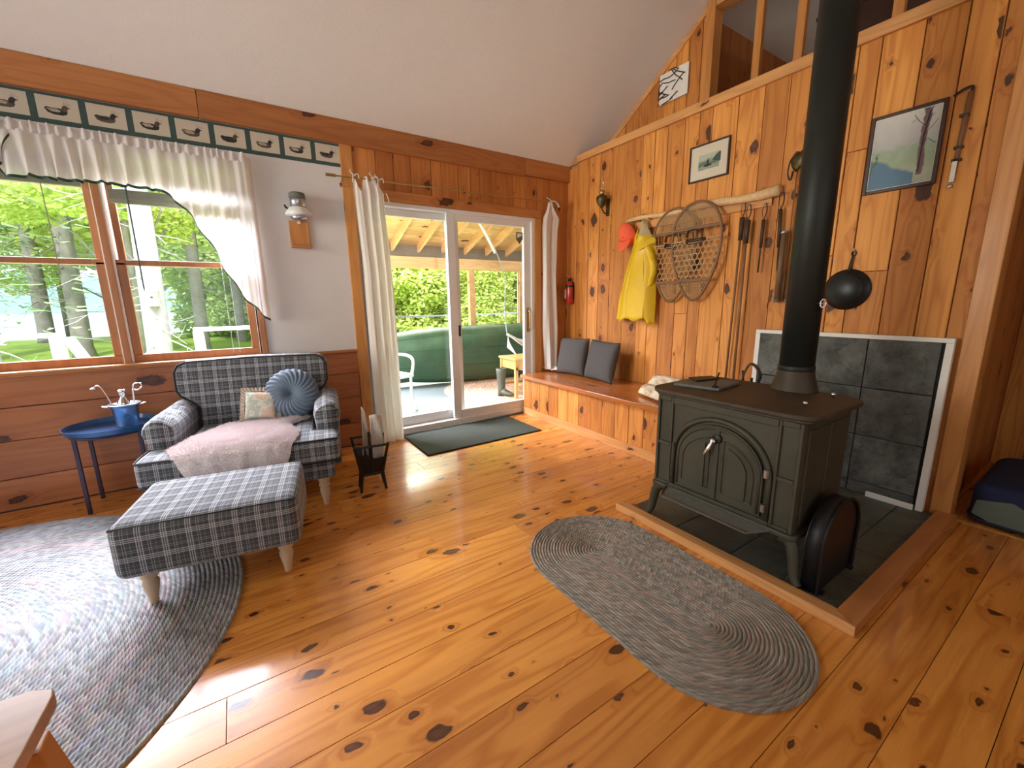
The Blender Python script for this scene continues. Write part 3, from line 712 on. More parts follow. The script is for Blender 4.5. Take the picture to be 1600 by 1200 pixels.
# canoe on its side
cn = thing('canoe', 'green canoe lying on its side along the porch screen', 'canoe', (3.55, 5.80, .01), R(-7))
def can(u, w):
    t = 2*u-1; x = 2.45*t; k = max(0, 1-abs(t)**3.2)**.62; a = math.pi*(w)          # w from top gunwale over the bottom to the lower gunwale
    hw = .425*k+.004; dp = .30*k+.05
    rise = .10*abs(t)**3
    c = .43
    return (x, -dp*math.sin(a)**.7*(1) + .12*abs(t)**2.5, c+hw*math.cos(a)-.0+rise*.3)
q = MB().sheet(can, 80, 24).build('hull', 'canoe', cn, smooth=True, solid=.012)
for w in (0, 1): MB().tube([can(k/60, w) for k in range(61)], .013, 8).build('gunwale', 'canoe', cn, smooth=True)
for w in (.22, .40, .60, .78): MB().tube([tuple(Vector(can(k/60, w))+Vector((0, -.007, 0))) for k in range(3, 58)], .006, 6, flat=.8).build('hull_rib', 'canoe', cn, smooth=True)
# white hammock chair hanging
hm = thing('hammock', 'white net hammock with fringe hanging over the porch table', 'hammock', (3.14, 4.93, .62))
m = MB(); m.sheet(lambda u, w: (.02+.95*u, -.17*w+.06*math.sin(u*6), .16-.42*u*(1-u)-.16*math.sin(w*math.pi*.5)*(.35+.65*math.sin(math.pi*min(1, u*1.2)))*.8), 60, 14); m.build('net', 'rope', hm, smooth=True, solid=.005)
MB().tube(curve([(.0, 0, .17), (.25, -.02, .05), (.5, -.02, .02), (.75, -.02, .08), (.97, 0, .2)], 6), .018, 8).build('edge_rope', 'rope', hm, smooth=True)
m = MB()
for k in range(22): a = k/21; m.tube([(.02, -.0+.0*k, .16-.004*k), (-.0+.05*a, -.17*a, -.02-.10*a)], .0035, 4)
m.build('fringe', 'rope', hm)
MB().tube(curve([(.0, 0, .17), (.045, .12, .52), (.12, .22, .92), (.09, .36, 1.28), (.0, .50, 1.55), (-.06, .6, 1.74)], 6), .007, 6).build('chain', 'steel', hm, smooth=True)
MB().tube(curve([(.06, .36, 1.30), (-.01, .50, 1.57), (-.07, .6, 1.76)], 6), .022, 8).build('rope_wrap', 'rope', hm, smooth=True)
# small porch table
pt = thing('porch_table', 'small honey wood table on the porch behind the glass', 'table', (3.03, 4.52, 0), R(-3))
MB().b2((-.16, -.22, .50), (.52, .22, .525)).build('top', 'honey', pt, bev=.004)
MB().b2((-.13, -.19, .38), (.49, .19, .50)).build('drawer_box', 'honey', pt, bev=.003)
for x in (-.125, .485):
    for y in (-.185, .185): MB().b2((x-.02, y-.02, 0), (x+.02, y+.02, .50)).build('leg', 'honey', pt, bev=.003)
for y in (-.185, .185): MB().b2((-.11, y-.01, .13), (.47, y+.01, .165)).build('stretcher', 'honey', pt)
def boot(label, x, y, rz):
    b = thing('rubber_boot', label, 'boot', (x, y, 0), rz)
    m = MB(); m.lathe([(.05, .02), (.048, .10), (.055, .20), (.066, .32), (.068, .38), (.064, .38), (.055, .22)], (0, 0, 0), 20); m.build('shaft', 'rubber', b, smooth=True)
    MB().sheet(lambda u, w: (.05*math.cos(u*math.tau)*math.sin(w*math.pi)**.5, -.07+.13*math.sin(u*math.tau)*math.sin(w*math.pi)**.5, .012+.09*(1-w)*(1-.3*math.sin(-u*math.tau))), 20, 10, closed=True).build('foot', 'rubber', b, smooth=True)
    MB().lathe([(.001, 0), (.05, 0), (.05, .018), (.001, .018)], (0, 0, 0), 20).build('heel', 'black', b)
    return b
boot('tall olive rubber boot left of the porch table leg', 2.83, 4.60, .4)
pb = thing('porch_bucket', 'grey rubber bucket under the porch table', 'bucket', (3.24, 4.50, 0))
MB().lathe([(.001, 0), (.10, 0), (.125, .31), (.13, .32), (.12, .32), (.095, .02), (.001, .02)], (0, 0, 0), 28).build('pail', 'greyfab', pb, smooth=True)
MB().tube([(.13*math.cos(math.pi*k/12), .02, .31+.06*math.sin(math.pi*k/12)) for k in range(13)], .005, 6).build('handle', 'black', pb)
o = MB().b2((3.10, 4.36, .33), (3.42, 4.64, .36)).build('box_lid', 'whitewood', bev=.006); tag(o, 'flat pale lid lying on the grey bucket under the porch table', 'lid')
wc = thing('porch_chair', 'white wicker chair mostly hidden behind the left curtain on the porch', 'chair', (1.33, 4.75, 0), R(15))
for x, y in ((-.22, -.22), (.22, -.22), (-.22, .22), (.22, .22)): MB().tube(curve([(x*1.15, y*1.15, 0), (x, y, .2), (x, y, .42)], 5), .017, 8).build('leg', 'whitewood', wc, smooth=True)
MB().b2((-.25, -.25, .40), (.25, .25, .44)).build('seat', 'whitewood', wc, bev=.015)
MB().tube(curve([(-.24, .22, .42), (-.26, .26, .75), (0, .30, .95), (.26, .26, .75), (.24, .22, .42)], 8), .02, 8).build('back_frame', 'whitewood', wc, smooth=True)
MB().tube(curve([(.25, .20, .62), (.28, 0, .64), (.26, -.22, .60), (.22, -.24, .42)], 6), .018, 8).build('armrest', 'whitewood', wc, smooth=True)
m = MB(); [m.tube([(-.20+.05*k, .24, .44), (-.20+.05*k, .29, .88-.8*abs(-.20+.05*k)**1.6)], .006, 6) for k in range(9)]; m.build('back_weave', 'whitewood', wc)

# ---------------------------------------------------------------- garden, lake and trees
def gz(x, y):
    z = -.35 + .75*max(0, min(1, (y-6)/9)) - 1.3*max(0, min(1, (y-19)/14)) + .06*mnoise.noise(Vector((x*.4, y*.4, 0)))
    return z - .25*max(0, min(1, (x-1)/4))*0
m = MB(); m.sheet(lambda u, w: (-45+90*u, 4.0+36*w, gz(-45+90*u, 4.0+36*w)-.1), 90, 60)
g = m.build('ground', 'grass', smooth=True); struct(g)
struct(MB().quad((-300, 24, -.78), (300, 24, -.78), (300, 420, -.78), (-300, 420, -.78)).build('lake', 'lake'))
m = MB(); m.sheet(lambda u, w: (-260+460*u, 210+40*w, -1+(15+9*mnoise.noise(Vector((u*9, 0, 0)))+3*mnoise.noise(Vector((u*60, 5, 0))))*math.sin(w*math.pi/2)), 200, 6)
struct(m.build('far_shore', 'hill', smooth=True))
# deck with white railings outside the windows
struct(MB().b2((-3.2, 3.985, -.12), (.5, 5.55, -.05)).build('floor_deck', 'porchfloor'))
def rail(label, x0, x1, posts):
    r_ = thing('deck_railing', label, 'railing', (0, 5.5, -.05), group='white deck railings')
    MB().b2((x0, -.05, 1.03), (x1, .05, 1.07)).build('top_rail', 'railwhite', r_, bev=.004)
    MB().b2((x0, -.02, .50), (x1, .02, .56)).build('mid_rail', 'railwhite', r_)
    for x in posts: MB().b2((x-.045, -.045, 0), (x+.045, .045, 1.03)).build('post', 'railwhite', r_, bev=.004)
    return r_
r_ = rail('white deck railing ending at the stairs outside the left window', -3.2, -1.36, (-1.41, -2.4))
MB().tube([(-1.33, .0, 1.0), (-1.36, 1.3, .25)], .05, 6, flat=.6).build('stair_rail', 'railwhite', r_)
rail('white deck railing low behind the right window pane', -.40, .5, (-.36,))

LEAF = {}
def leaves(key, n, size, seed, mat, shell=.55, flat=1.0):
    rr = random.Random(seed); m = MB()
    for _ in range(n):
        d = Vector((rr.gauss(0, 1), rr.gauss(0, 1), rr.gauss(0, 1))).normalized(); r = shell+(1-shell)*rr.random()**.6
        cl = 1+.28*mnoise.noise(d*2.4+Vector((seed, 0, 0)))
        p = d*r*cl; p.z *= flat
        a = Vector((rr.gauss(0, 1), rr.gauss(0, 1), rr.gauss(0, .7))).normalized()*size*rr.uniform(.6, 1.3); b = a.cross(Vector((rr.gauss(0, 1), rr.gauss(0, 1), rr.gauss(0, 1)))).normalized()*a.length*.55
        m.quad(p-a, p-b, p+a, p+b)
    me = m.build('foliage', mat); LEAF[key] = me.data; bpy.data.objects.remove(me); return LEAF[key]
leaves('a', 2600, .085, 1, 'leaf'); leaves('b', 2600, .08, 2, 'leaf2'); leaves('c', 3600, .06, 3, 'leaf')
def fo(parent, key, loc, sc, name='foliage'):
    o = bpy.data.objects.new(name, LEAF[key]); COL.objects.link(o); o.parent = parent; o.location = loc; o.scale = sc; return o
rt_ = random.Random(21)
def conifer(x, y, r, h, label, dead=True, green=0, group='spruce trees beyond the deck'):
    z = gz(x, y)-.1; t = thing('spruce_tree', label, 'tree', (x, y, z), group=group)
    MB().tube([(0, 0, -.1), (.0, 0, .25), (.01*h, 0, h*.4), (.0, 0, h)], [r*1.35, r, r*.8, r*.25], 12).build('trunk', 'trunk', t, smooth=True)
    m = MB(); rr = random.Random(int(x*100+y*10)); nb = 60
    for k in range(nb):
        zz = h*(.10+.85*k/nb); a = rr.random()*math.tau; L = (1.6 if green else 1.15)*(1-.5*zz/h)*rr.uniform(.6, 1.1)*(r/.16)**.5
        pts = [(0, 0, zz)]; d = Vector((math.cos(a), math.sin(a), rr.uniform(-.25, .1)))
        for q in range(1, 5): pts.append(tuple(Vector((0, 0, zz))+d*L*q/4+Vector((0, 0, -.05*L*q*q/4))))
        m.tube(pts, [.014, .011, .008, .005, .002], 4, cap=False)
        for q in range(3):
            b = Vector(pts[1+q]); dd = Vector((rr.gauss(0, 1), rr.gauss(0, 1), rr.gauss(0, .4))).normalized()*L*.35; m.tube([b, b+dd*.5+Vector((0, 0, -.02)), b+dd], [.005, .004, .002], 3, cap=False)
    m.build('branches', 'trunk', t)
    if green:
        m = MB()
        for k in range(int(2600*green)):
            zz = h*(.12+.86*rr.random()); a = rr.random()*math.tau; L = 1.7*(1-.75*zz/h)*(r/.16)**.5*math.sqrt(rr.random())
            p = Vector((math.cos(a)*L, math.sin(a)*L, zz-.12*L)); d = Vector((math.cos(a+rr.uniform(-.8, .8)), math.sin(a+rr.uniform(-.8, .8)), rr.uniform(-.4, .1))).normalized()*rr.uniform(.10, .22); s_ = d.cross(Vector((rr.gauss(0, .5), rr.gauss(0, .5), 1))).normalized()*.028
            m.quad(p-s_, p+s_, p+d+s_*.3, p+d-s_*.3)
        m.build('needles', 'needle', t)
    return t
conifer(-1.10, 8.6, .17, 9, 'thick grey trunk with a birdhouse behind the right window pane')
conifer(-2.95, 13.0, .17, 10, 'bare-branched spruce behind the middle of the left pane')
conifer(-4.4, 16.5, .17, 11, 'thin spruce trunk further left by the lake', green=.3)
conifer(-4.75, 13.0, .24, 10, 'dark spruce trunk at the left edge of the left pane', green=1.0)
conifer(-3.05, 8.9, .16, 9, 'near dark trunk cut by the left edge of the picture', green=.25)
conifer(-.75, 12.5, .14, 9, 'pale trunk left of the curtain swag in the right pane')
conifer(.05, 14.0, .12, 9, 'pale thin trunk near the railing end in the right pane')
conifer(-1.95, 14.5, .11, 9, 'slim trunk just left of the window mullion')
conifer(-3.6, 21, .15, 10, 'distant slim trunk at the lake shore')
bh = thing('birdhouse', 'small pale birdhouse fixed on the thick grey trunk', 'birdhouse', (-1.04, 8.40, 1.25))
MB().b2((-.07, -.07, 0), (.07, .06, .22)).build('box', 'palewood', bh); MB().prism([(-.09, -.10, .22), (.09, -.10, .22), (.09, .07, .26), (-.09, .07, .26)], (0, 0, .015)).build('roof', 'whitewood', bh); MB().tube([(0, -.071, .13), (0, -.074, .13)], .018, 10).build('hole', 'black', bh)
def maple(x, y, h, r, label, blobs, key='a', group='leafy trees and bushes outside'):
    z = gz(x, y)-.1; t = thing('maple_tree', label, 'tree', (x, y, z), group=group)
    m = MB(); m.tube([(0, 0, -.1), (.05, 0, h*.5), (0, .05, h)], [r, r*.7, r*.3], 8)
    for bx, by, bz, s_ in blobs: m.tube([(0, 0, bz*.45), (bx*.5, by*.5, bz*.8), (bx, by, bz)], [r*.4, r*.25, .01], 5)
    m.build('trunk', 'trunk', t, smooth=True)
    for bx, by, bz, s_ in blobs: fo(t, key, (bx, by, bz), (s_, s_, s_*.8), 'foliage')
    return t
R3 = random.Random(5)
def blobs(n, sx, sy, z0, z1, s0, s1): return [(R3.uniform(-sx, sx), R3.uniform(-sy, sy), R3.uniform(z0, z1), R3.uniform(s0, s1)) for _ in range(n)]
maple(-1.0, 18, 6, .12, 'yellow green maple spreading over the top of the right pane', blobs(9, 2.2, 1.5, 2.2, 6, 1.0, 1.7), 'a')
maple(-5.0, 21, 8, .15, 'yellow green maple crown over the top of the left pane', blobs(10, 3.0, 1.5, 5.0, 9, 1.4, 2.2), 'c')
maple(.6, 15.5, 4, .1, 'leafy bush filling the lower right pane', blobs(9, 1.4, 1.0, .6, 3.4, .8, 1.3), 'b')
maple(-1.6, 10.8, 6, .07, 'loose maple branches high over both panes', blobs(6, 2.0, 1.0, 2.9, 4.2, .5, .8), 'a')
maple(-3.3, 19.5, 6, .09, 'young leafy maple among the trunks in the left pane', blobs(7, 2.2, 1, 1.6, 4.2, .7, 1.1), 'c')
maple(-7.0, 17.5, 6, .14, 'leafy tree beyond the left edge of the left pane', blobs(8, 1.6, 1.2, 2.5, 6, 1.0, 1.6), 'b')
for k, (x, y, key) in enumerate([(2.7, 9.2, 'a'), (4.1, 9.0, 'c'), (5.6, 9.4, 'a'), (7.2, 9.6, 'b')]):
    maple(x, y, 4, .07, ('leafy maple bush behind the left porch screen', 'leafy maple bush behind the porch post', 'leafy maple bush behind the right porch screen', 'leafy maple bush hidden past the right porch post')[k], blobs(22, .9, .5, .1, 3.4, .6, .9), key)
for k, (x, y) in enumerate([(3.0, 13.5), (6.0, 14), (9.5, 14.5)]):
    maple(x, y, 7, .12, ('taller maple further behind the left porch screen', 'taller maple further behind the right porch screen', 'taller maple furthest right behind the porch')[k], blobs(20, 2.4, .8, .5, 6, 1.3, 1.9), 'b')

# ---------------------------------------------------------------- lantern on the white wall
ln = thing('wall_lantern', 'small white metal lantern on a pine block on the white wall', 'lantern', (.487, YA, 1.675))
MB().b2((-.07, -.022, 0), (.07, 0, .20)).build('wood_block', 'pineZ', ln, bev=.004)
MB().b2((-.07, -.085, 0), (.07, -.02, .018)).build('shelf', 'pineX', ln, bev=.003)
MB().b2((-.01, -.03, .18), (.01, -.02, .36)).build('bracket', 'whitewood', ln)
MB().lathe([(.02, .195), (.055, .205), (.06, .22), (.03, .235)], (0, -.075, 0), 24).build('burner', 'steel', ln, smooth=True)
MB().lathe([(.04, .22), (.062, .25), (.058, .29), (.045, .31)], (0, -.075, 0), 24, cap=False).build('globe', 'lampglass', ln, smooth=True)
MB().lathe([(.092, .232), (.09, .248), (.062, .285), (.052, .29)], (0, -.075, 0), 28).build('reflector', 'vinyl', ln, smooth=True)
MB().lathe([(.052, .285), (.053, .345), (.050, .35)], (0, -.075, 0), 24).build('top_cap', 'steel', ln, smooth=True)
MB().lathe([(.056, .35), (.056, .385), (.05, .392)], (0, -.075, 0), 24).build('vent_lid', 'stonegrey', ln, smooth=True)
MB().tube([(-.06, -.075, .27), (-.085, -.075, .285), (-.09, -.075, .30)], .007, 6).build('valve_knob', 'black', ln)

# ---------------------------------------------------------------- curtain rod and door curtains
rd = thing('curtain_rod', 'thin brass curtain rod across the pine boards over the sliding door', 'curtain rod', (0, 3.64, 2.235))
MB().tube([(.77, 0, -.015), (3.06, 0, .025)], .006, 8).build('rod', 'brass', rd)
MB().tube([(.70, 0, -.016), (.77, 0, -.015)], .012, 8).build('finial', 'brass', rd)
MB().tube([(3.06, 0, .025), (3.10, 0, .026)], .012, 8).build('finial', 'brass', rd)
for xx, zz in ((.82, -.014), (1.985, .006), (3.03, .024)):
    MB().tube([(xx, .105, zz-.03), (xx, .03, zz-.03), (xx, 0, zz)], .006, 6).build('bracket', 'brass', rd)
def curtain(name, label, cx, outline, folds, zb, ztop, spread, seed):
    c = thing(name, label, 'curtain', (cx, 3.64, 0), group='white tab-top door curtains')
    rr = random.Random(seed)
    ph = rr.random()*6
    def fn(u, w):
        z = ztop(u)*(1-w)+zb*w; x0 = interp(z, [(a, b) for a, b, _ in outline]); x1 = interp(z, [(a, d) for a, _, d in outline])
        x = x0+(x1-x0)*u
        a = .010+.016*w; yv = a*math.sin(u*folds*6.283+ph+.6*math.sin(w*4))+.004*math.sin(u*folds*2.3*6.283+w*3)
        return (x-cx, yv-.004*w, z)
    b = MB().sheet(fn, 90, 60).build('panel', 'curtain', c, smooth=True)
    return c
c1 = curtain('door_curtain', 'long white curtain hanging to the floor left of the sliding door', 1.0,
    [(0.0, .945, 1.17), (.8, .925, 1.17), (1.5, .93, 1.16), (2.0, .905, 1.14), (2.14, .90, 1.14), (2.26, .90, 1.10)], 3.2, .005,
    lambda u: 2.245-.115*math.exp(-((u-.22)/.12)**2)-.04*math.exp(-((u-.6)/.05)**2)-max(0, u-.75)*.45, .1, 1)
for xx, zt in ((-.095, .0), (.055, .0), (.10, -.01)):
    m = MB(); m.tube(curve([(xx-.012, -.014, 2.185+zt), (xx-.006, -.016, 2.235+zt), (xx, 0, 2.25+zt), (xx+.004, .016, 2.235+zt), (xx+.006, .012, 2.19+zt)], 4), .007, 6, flat=.6)
    m.tube(curve([(xx, -.016, 2.235+zt), (xx-.03, -.02, 2.262+zt), (xx-.022, -.022, 2.275+zt)], 4), .006, 6, flat=.5); m.tube(curve([(xx, -.016, 2.235+zt), (xx+.03, -.02, 2.25+zt), (xx+.036, -.022, 2.215+zt)], 4), .006, 6, flat=.5)
    m.build('tie', 'curtain', c1, smooth=True)
MB().tube(curve([(.15, -.02, 2.13), (.165, -.022, 2.09), (.17, -.022, 2.06)], 4), .006, 6, flat=.5).build('tie', 'curtain', c1, smooth=True)
c2 = curtain('door_curtain', 'long white curtain pooling on the bench end right of the door', 2.9,
    [(.48, 2.83, 2.98), (.9, 2.80, 3.0), (1.5, 2.80, 2.98), (2.0, 2.79, 3.0), (2.10, 2.80, 3.02), (2.17, 2.845, 2.93), (2.28, 2.87, 2.90)], 1.8, .485,
    lambda u: 2.265-.06*abs(u-.4), .1, 3)
m = MB()
m.sheet(lambda u, w: (-.05+.20*u+.018*math.sin(u*9), -.07+.20*w-.10*u+.012*math.sin(w*14+u*6), .482+.034*math.sin(math.pi*min(1, w*1.02))*(1-.3*u)*abs(math.sin(2+u*5+w*1.5))+.012*math.sin(math.pi*w)), 40, 24)
m.build('pooled_hem', 'curtain', c2, smooth=True)
m = MB(); m.tube(curve([(-.03, -.02, 2.20), (-.01, -.02, 2.255), (-.075, -.02, 2.285)], 5), .009, 6, flat=.5); m.tube(curve([(-.03, -.02, 2.20), (.0, -.025, 2.26), (.06, -.02, 2.245), (.085, -.02, 2.205)], 5), .009, 6, flat=.5)
m.tube(curve([(-.02, -.025, 2.23), (.03, -.03, 2.15), (.07, -.03, 2.10)], 5), .008, 6, flat=.4); m.build('tie', 'curtain', c2, smooth=True)

# ---------------------------------------------------------------- armchair and ottoman
ac = thing('armchair', 'plaid armchair with rolled arms in front of the window, pale turned legs', 'armchair', (-.06, 2.66, 0), R(-9.4))
MB().b2((-.455, .05, .185), (.455, .86, .33)).build('base', 'plaid', ac, bev=.025, seg=4, boxuv=True)
T = [(-.49, 0), (.49, 0), (.495, .10), (.49, .235), (.35, .24), (.345, .74), (-.345, .74), (-.35, .24), (-.49, .235), (-.495, .10)]
sc_ = MB().prism([(x, y, .305) for x, y in T], (0, 0, .155)).build('seat_cushion', 'plaid', ac, bev=.032, seg=5, boxuv=True)
for z in (.452, .315):
    MB().tube([(-.345, .245, z), (-.487, .238, z), (-.492, .10, z), (-.484, .004, z), (.484, .004, z), (.492, .10, z), (.487, .238, z), (.345, .245, z)], .006, 6).build('piping', 'piping', sc_, smooth=True)
def arm(sx):
    pr_ = []
    pr_.append((.365, .19)); pr_.append((.50, .19)); pr_.append((.505, .44))
    for k in range(11):
        a = R(-20+22*k); pr_.append((.438+.082*math.cos(a), .545+.08*math.sin(a)))
    pr_.append((.365, .47))
    m = MB()
    def fn(u, w):
        n = len(pr_); i = int(round(u*n)) % n; x, z = pr_[i]
        yv = .235+.60*w; s = 1
        if w < .12: s = .80+.20*math.sqrt(1-(1-w/.12)**2)
        x = .437+(x-.437)*s; z = .40+(z-.40)*(s*.5+.5)
        return (sx*x, yv, z + .006*math.sin(w*30+x*40))
    n = len(pr_)
    b = len(m.v); m.sheet(fn, n, 24, closed=True)
    m.f.append(tuple(b+i*25 for i in range(n))); m.f.append(tuple(b+i*25+24 for i in range(n))[::-1])
    o = m.build('arm', 'plaid', ac, smooth=True, boxuv=True)
    # fix winding
    bm = bmesh.new(); bm.from_mesh(o.data); bmesh.ops.recalc_face_normals(bm, faces=bm.faces); bm.to_mesh(o.data); bm.free()
    return o
arm(-1); arm(1)
bo = [(-.345, .40), (-.345, .585), (-.375, .615), (-.44, .66), (-.462, .70), (-.465, .82), (-.445, .865), (-.40, .885), (0, .895), (.40, .885), (.445, .865), (.465, .82), (.462, .70), (.44, .66), (.375, .615), (.345, .585), (.345, .40)]
tl = .16
bc = MB().prism([(x, .66+tl*(z-.4), z) for x, z in bo], (0, .17, 0)).build('backrest', 'plaid', ac, bev=.035, seg=5, boxuv=True, ang=50)
MB().tube([(x*.985, .668+tl*(z-.4), z*.993+.003) for x, z in bo], .006, 6).build('piping', 'piping', bc, smooth=True)
leg = [(.012, 0), (.016, .004), (.018, .03), (.026, .07), (.031, .10), (.024, .118), (.032, .128), (.033, .14), (.027, .15), (.034, .165), (.034, .20)]
for x, y in ((-.385, .10), (.385, .10), (-.385, .79), (.385, .79)): MB().lathe(leg, (x, y, 0), 20).build('leg', 'palewood', ac, smooth=True)

ot = thing('ottoman', 'plaid rectangular ottoman on pale turned legs at the rug edge', 'ottoman', (-.205, 2.02, .006), R(-10))
MB().b2((-.335, 0, .165), (.335, .50, .405)).build('cushion', 'plaid', ot, bev=.042, seg=5, boxuv=True)
m = MB(); q = .322
m.tube([(-q, .014, .389), (q, .014, .389), (q, .486, .389), (-q, .486, .389)], .006, 6, closed=True); m.build('piping', 'piping', ot, smooth=True)
for x, y in ((-.255, .09), (.255, .09), (-.255, .41), (.255, .41)): MB().lathe(leg, (x, y, 0), 20).build('leg', 'palewood', ot, smooth=True)

# sheepskin on the seat
def to_chair(p):
    c, s = math.cos(R(-9.4)), math.sin(R(-9.4)); return Vector((-.06+c*p[0]-s*p[1], 2.66+s*p[0]+c*p[1], p[2]))
rr = random.Random(9)
out = [(-.30, .02), (-.355, .20), (-.24, .40), (-.16, .58), (.02, .66), (.14, .60), (.26, .60), (.31, .50), (.21, .38), (.26, .20), (.22, .05), (.12, -.03), (-.16, -.03)]
def skin_pt(ang, s):
    n = len(out); t = ang*n; i = int(t) % n; f = t-int(t)
    p0, p1, p2, p3 = (Vector(out[(i+k) % n]) for k in (-1, 0, 1, 2))
    q = .5*((2*p1)+(p2-p0)*f+(2*p0-5*p1+4*p2-p3)*f*f+(3*p1-p0-3*p2+p3)*f**3)
    c = Vector((-.02, .27)); q = c+(q-c)*s
    x, y = q
    th = .026*(1-s**6)+.006
    d = -.005-y
    nz = .010*mnoise.noise(Vector((x*16, y*16, 3)))+.005*mnoise.noise(Vector((x*45, y*45, 3)))
    if y < -.0:
        over = -y
        return (x, -.012-th*.7+nz, .462-over*5.0+.01)
    return (x, y-.012*max(0, 1-y/.06), .464+th+nz-.012*max(0, 1-y/.05))
out = [(-.31, -.004), (-.37, .16), (-.27, .38), (-.17, .56), (.02, .64), (.14, .60), (.27, .60), (.32, .51), (.22, .38), (.27, .20), (.25, .01), (.15, -.036), (0, -.040), (-.17, -.036)]
m = MB(); NA, NS = 120, 34
m.sheet(lambda u, w: skin_pt(u, w), NA, NS, closed=True)
sk_faces = list(m.f); sk_v = list(m.v)
for k in range(26000):
    ang, s = rr.random(), math.sqrt(rr.random())*1.0
    p = Vector(skin_pt(ang, s)); e = .002
    nrm = Vector((0, -.2, 1)) if p.z > .462 else Vector((0, -1, -.15))
    dvec = (nrm+Vector((rr.uniform(-.9, .9), rr.uniform(-.9, .9), rr.uniform(-.5, .3)))+(Vector(((p.x+.02)*1.5, 0, 0)))).normalized()
    L = rr.uniform(.010, .020); sdv = dvec.orthogonal().normalized()*.0016
    m.quad(p-sdv, p+sdv, p+dvec*L)
o = m.build('sheepskin', 'wool', smooth=True, loc=(-.06, 2.66, 0)); o.rotation_euler = (0, 0, R(-9.4))
tag(o, 'pale pink fluffy sheepskin draped over the plaid armchair seat', 'sheepskin')

# pillows in the chair
def cpos(p): return tuple(to_chair(p))
rp = thing('round_cushion', 'round pleated slate blue velvet cushion on the plaid armchair', 'cushion', cpos((.225, .575, .64)), rot=(R(73), 0, R(-16)))
def rc(u, w):
    a = u*math.tau; ph = w*math.pi        # w: front centre -> back centre
    r = .172*math.sin(ph)**.62; z = .062*math.cos(ph)
    sw = a + .55*(1-math.sin(ph))
    pl_ = (1+.012*math.cos(26*sw)*math.sin(ph)**.5)
    z += (-.045*math.exp(-(r/.035)**2) if w < .5 else .04*math.exp(-(r/.035)**2)) + .006*math.cos(26*sw)*math.sin(ph)
    return (r*pl_*math.cos(a), r*pl_*math.sin(a), z)
MB().sheet(rc, 312, 40, closed=True).build('cover', 'velvet', rp, smooth=True)
MB().lathe([(.001, .012), (.016, .010), (.018, .004), (.012, 0)], (0, 0, .012), 16).build('button', 'velvet', rp, smooth=True)
def pillow(m, w, h, t, n=24, pinch=.06):
    for sgn in (1, -1):
        def fn(u, v):
            a, b = u*2-1, v*2-1
            k = (1-a**4)*(1-b**4); z = sgn*t/2*math.sqrt(max(0, k))
            sx = 1-pinch*(1-b*b)*0-pinch*(abs(a)**3)*(1-abs(b)**2)*.9; sy = 1-pinch*(abs(b)**3)*(1-abs(a)**2)*.9
            return (a*w/2*sx, b*h/2*sy, z)
        m.sheet(fn, n, n) if sgn > 0 else m.sheet(lambda u, v: fn(1-u, v), n, n)
    return m
fp = thing('floral_pillow', 'small square floral pillow with ecru ruffle leaning by the blue cushion', 'cushion', cpos((.035, .545, .585)), rot=(R(70), R(4), R(-14)))
pillow(MB(), .19, .19, .07).build('cover', 'floral', fp, smooth=True, weld=True)
m = MB()
def ruff(u, w):
    a = u*4; k = int(a) % 4; f = a-int(a); s = .095+.026*w
    cs_ = [(-1, -1), (1, -1), (1, 1), (-1, 1)]; p, q = cs_[k], cs_[(k+1) % 4]
    return ((p[0]+(q[0]-p[0])*f)*s, (p[1]+(q[1]-p[1])*f)*s, .009*w*math.sin(u*math.tau*40))
m.sheet(ruff, 320, 4, closed=True).build('ruffle', 'ruffle', fp, smooth=True)

# ---------------------------------------------------------------- side table with bucket
tb = thing('side_table', 'round blue metal tray table beside the plaid armchair', 'table', (-.745, 3.515, 0))
MB().lathe([(.001, .497), (.205, .497), (.212, .503), (.222, .528), (.225, .528), (.216, .498), (.207, .491), (.001, .491)], (0, 0, 0), 64).build('tray', 'bluemetal', tb, smooth=False)
MB().tube([(.195*math.cos(a*math.tau/48), .195*math.sin(a*math.tau/48), .482) for a in range(48)], .008, 6, closed=True).build('rim_support', 'navy', tb, smooth=True)
for a in (218, 138, 38, 318):
    x, y = .195*math.cos(R(a)), .195*math.sin(R(a)); MB().b2((x-.010, y-.010, 0), (x+.010, y+.010, .49)).build('leg', 'navy', tb, bev=.003)
m = MB()
for s in (0, 1):
    a0, a1 = ((218, 38), (138, 318))[s]; m.tube([(.19*math.cos(R(a0)), .19*math.sin(R(a0)), .475), (.19*math.cos(R(a1)), .19*math.sin(R(a1)), .475)], .006, 6)
m.build('cross_bar', 'navy', tb)
bk = thing('ice_bucket', 'small blue grey metal bucket with handles on the round blue table', 'bucket', (-.665, 3.50, .4975))
MB().lathe([(.001, .001), (.050, .001), (.054, .01), (.068, .135), (.078, .150), (.082, .148), (.079, .142), (.064, .125), (.052, .014), (.001, .012)], (0, 0, 0), 36).build('pail', 'steel', bk, smooth=True)
for s in (-1, 1): MB().tube(curve([(s*.072, -.012, .135), (s*.098, -.010, .140), (s*.102, 0, .142), (s*.098, .010, .140), (s*.072, .012, .135)], 4), .005, 6).build('handle', 'chrome', bk, smooth=True)
MB().prism([(.012+.016*math.cos(k*math.tau/14), -.0655+.0, .075+.014*math.sin(k*math.tau/14)) for k in range(14)], (0, .006, 0)).build('blue_spot', 'bluemetal', bk)
o = MB().lathe([(.001, .0), (.030, .0), (.034, .05), (.034, .13), (.030, .15), (.016, .17), (.014, .185), (.020, .19), (.021, .215), (.018, .222), (.001, .222)], (-.668, 3.507, .513), 24).build('shaker', 'chrome', smooth=True)
tag(o, 'polished metal shaker standing in the blue grey bucket', 'shaker')
m = MB(); m.tube(curve([(-.625, 3.50, .53), (-.615, 3.495, .68), (-.61, 3.493, .735)], 5), .006, 8)
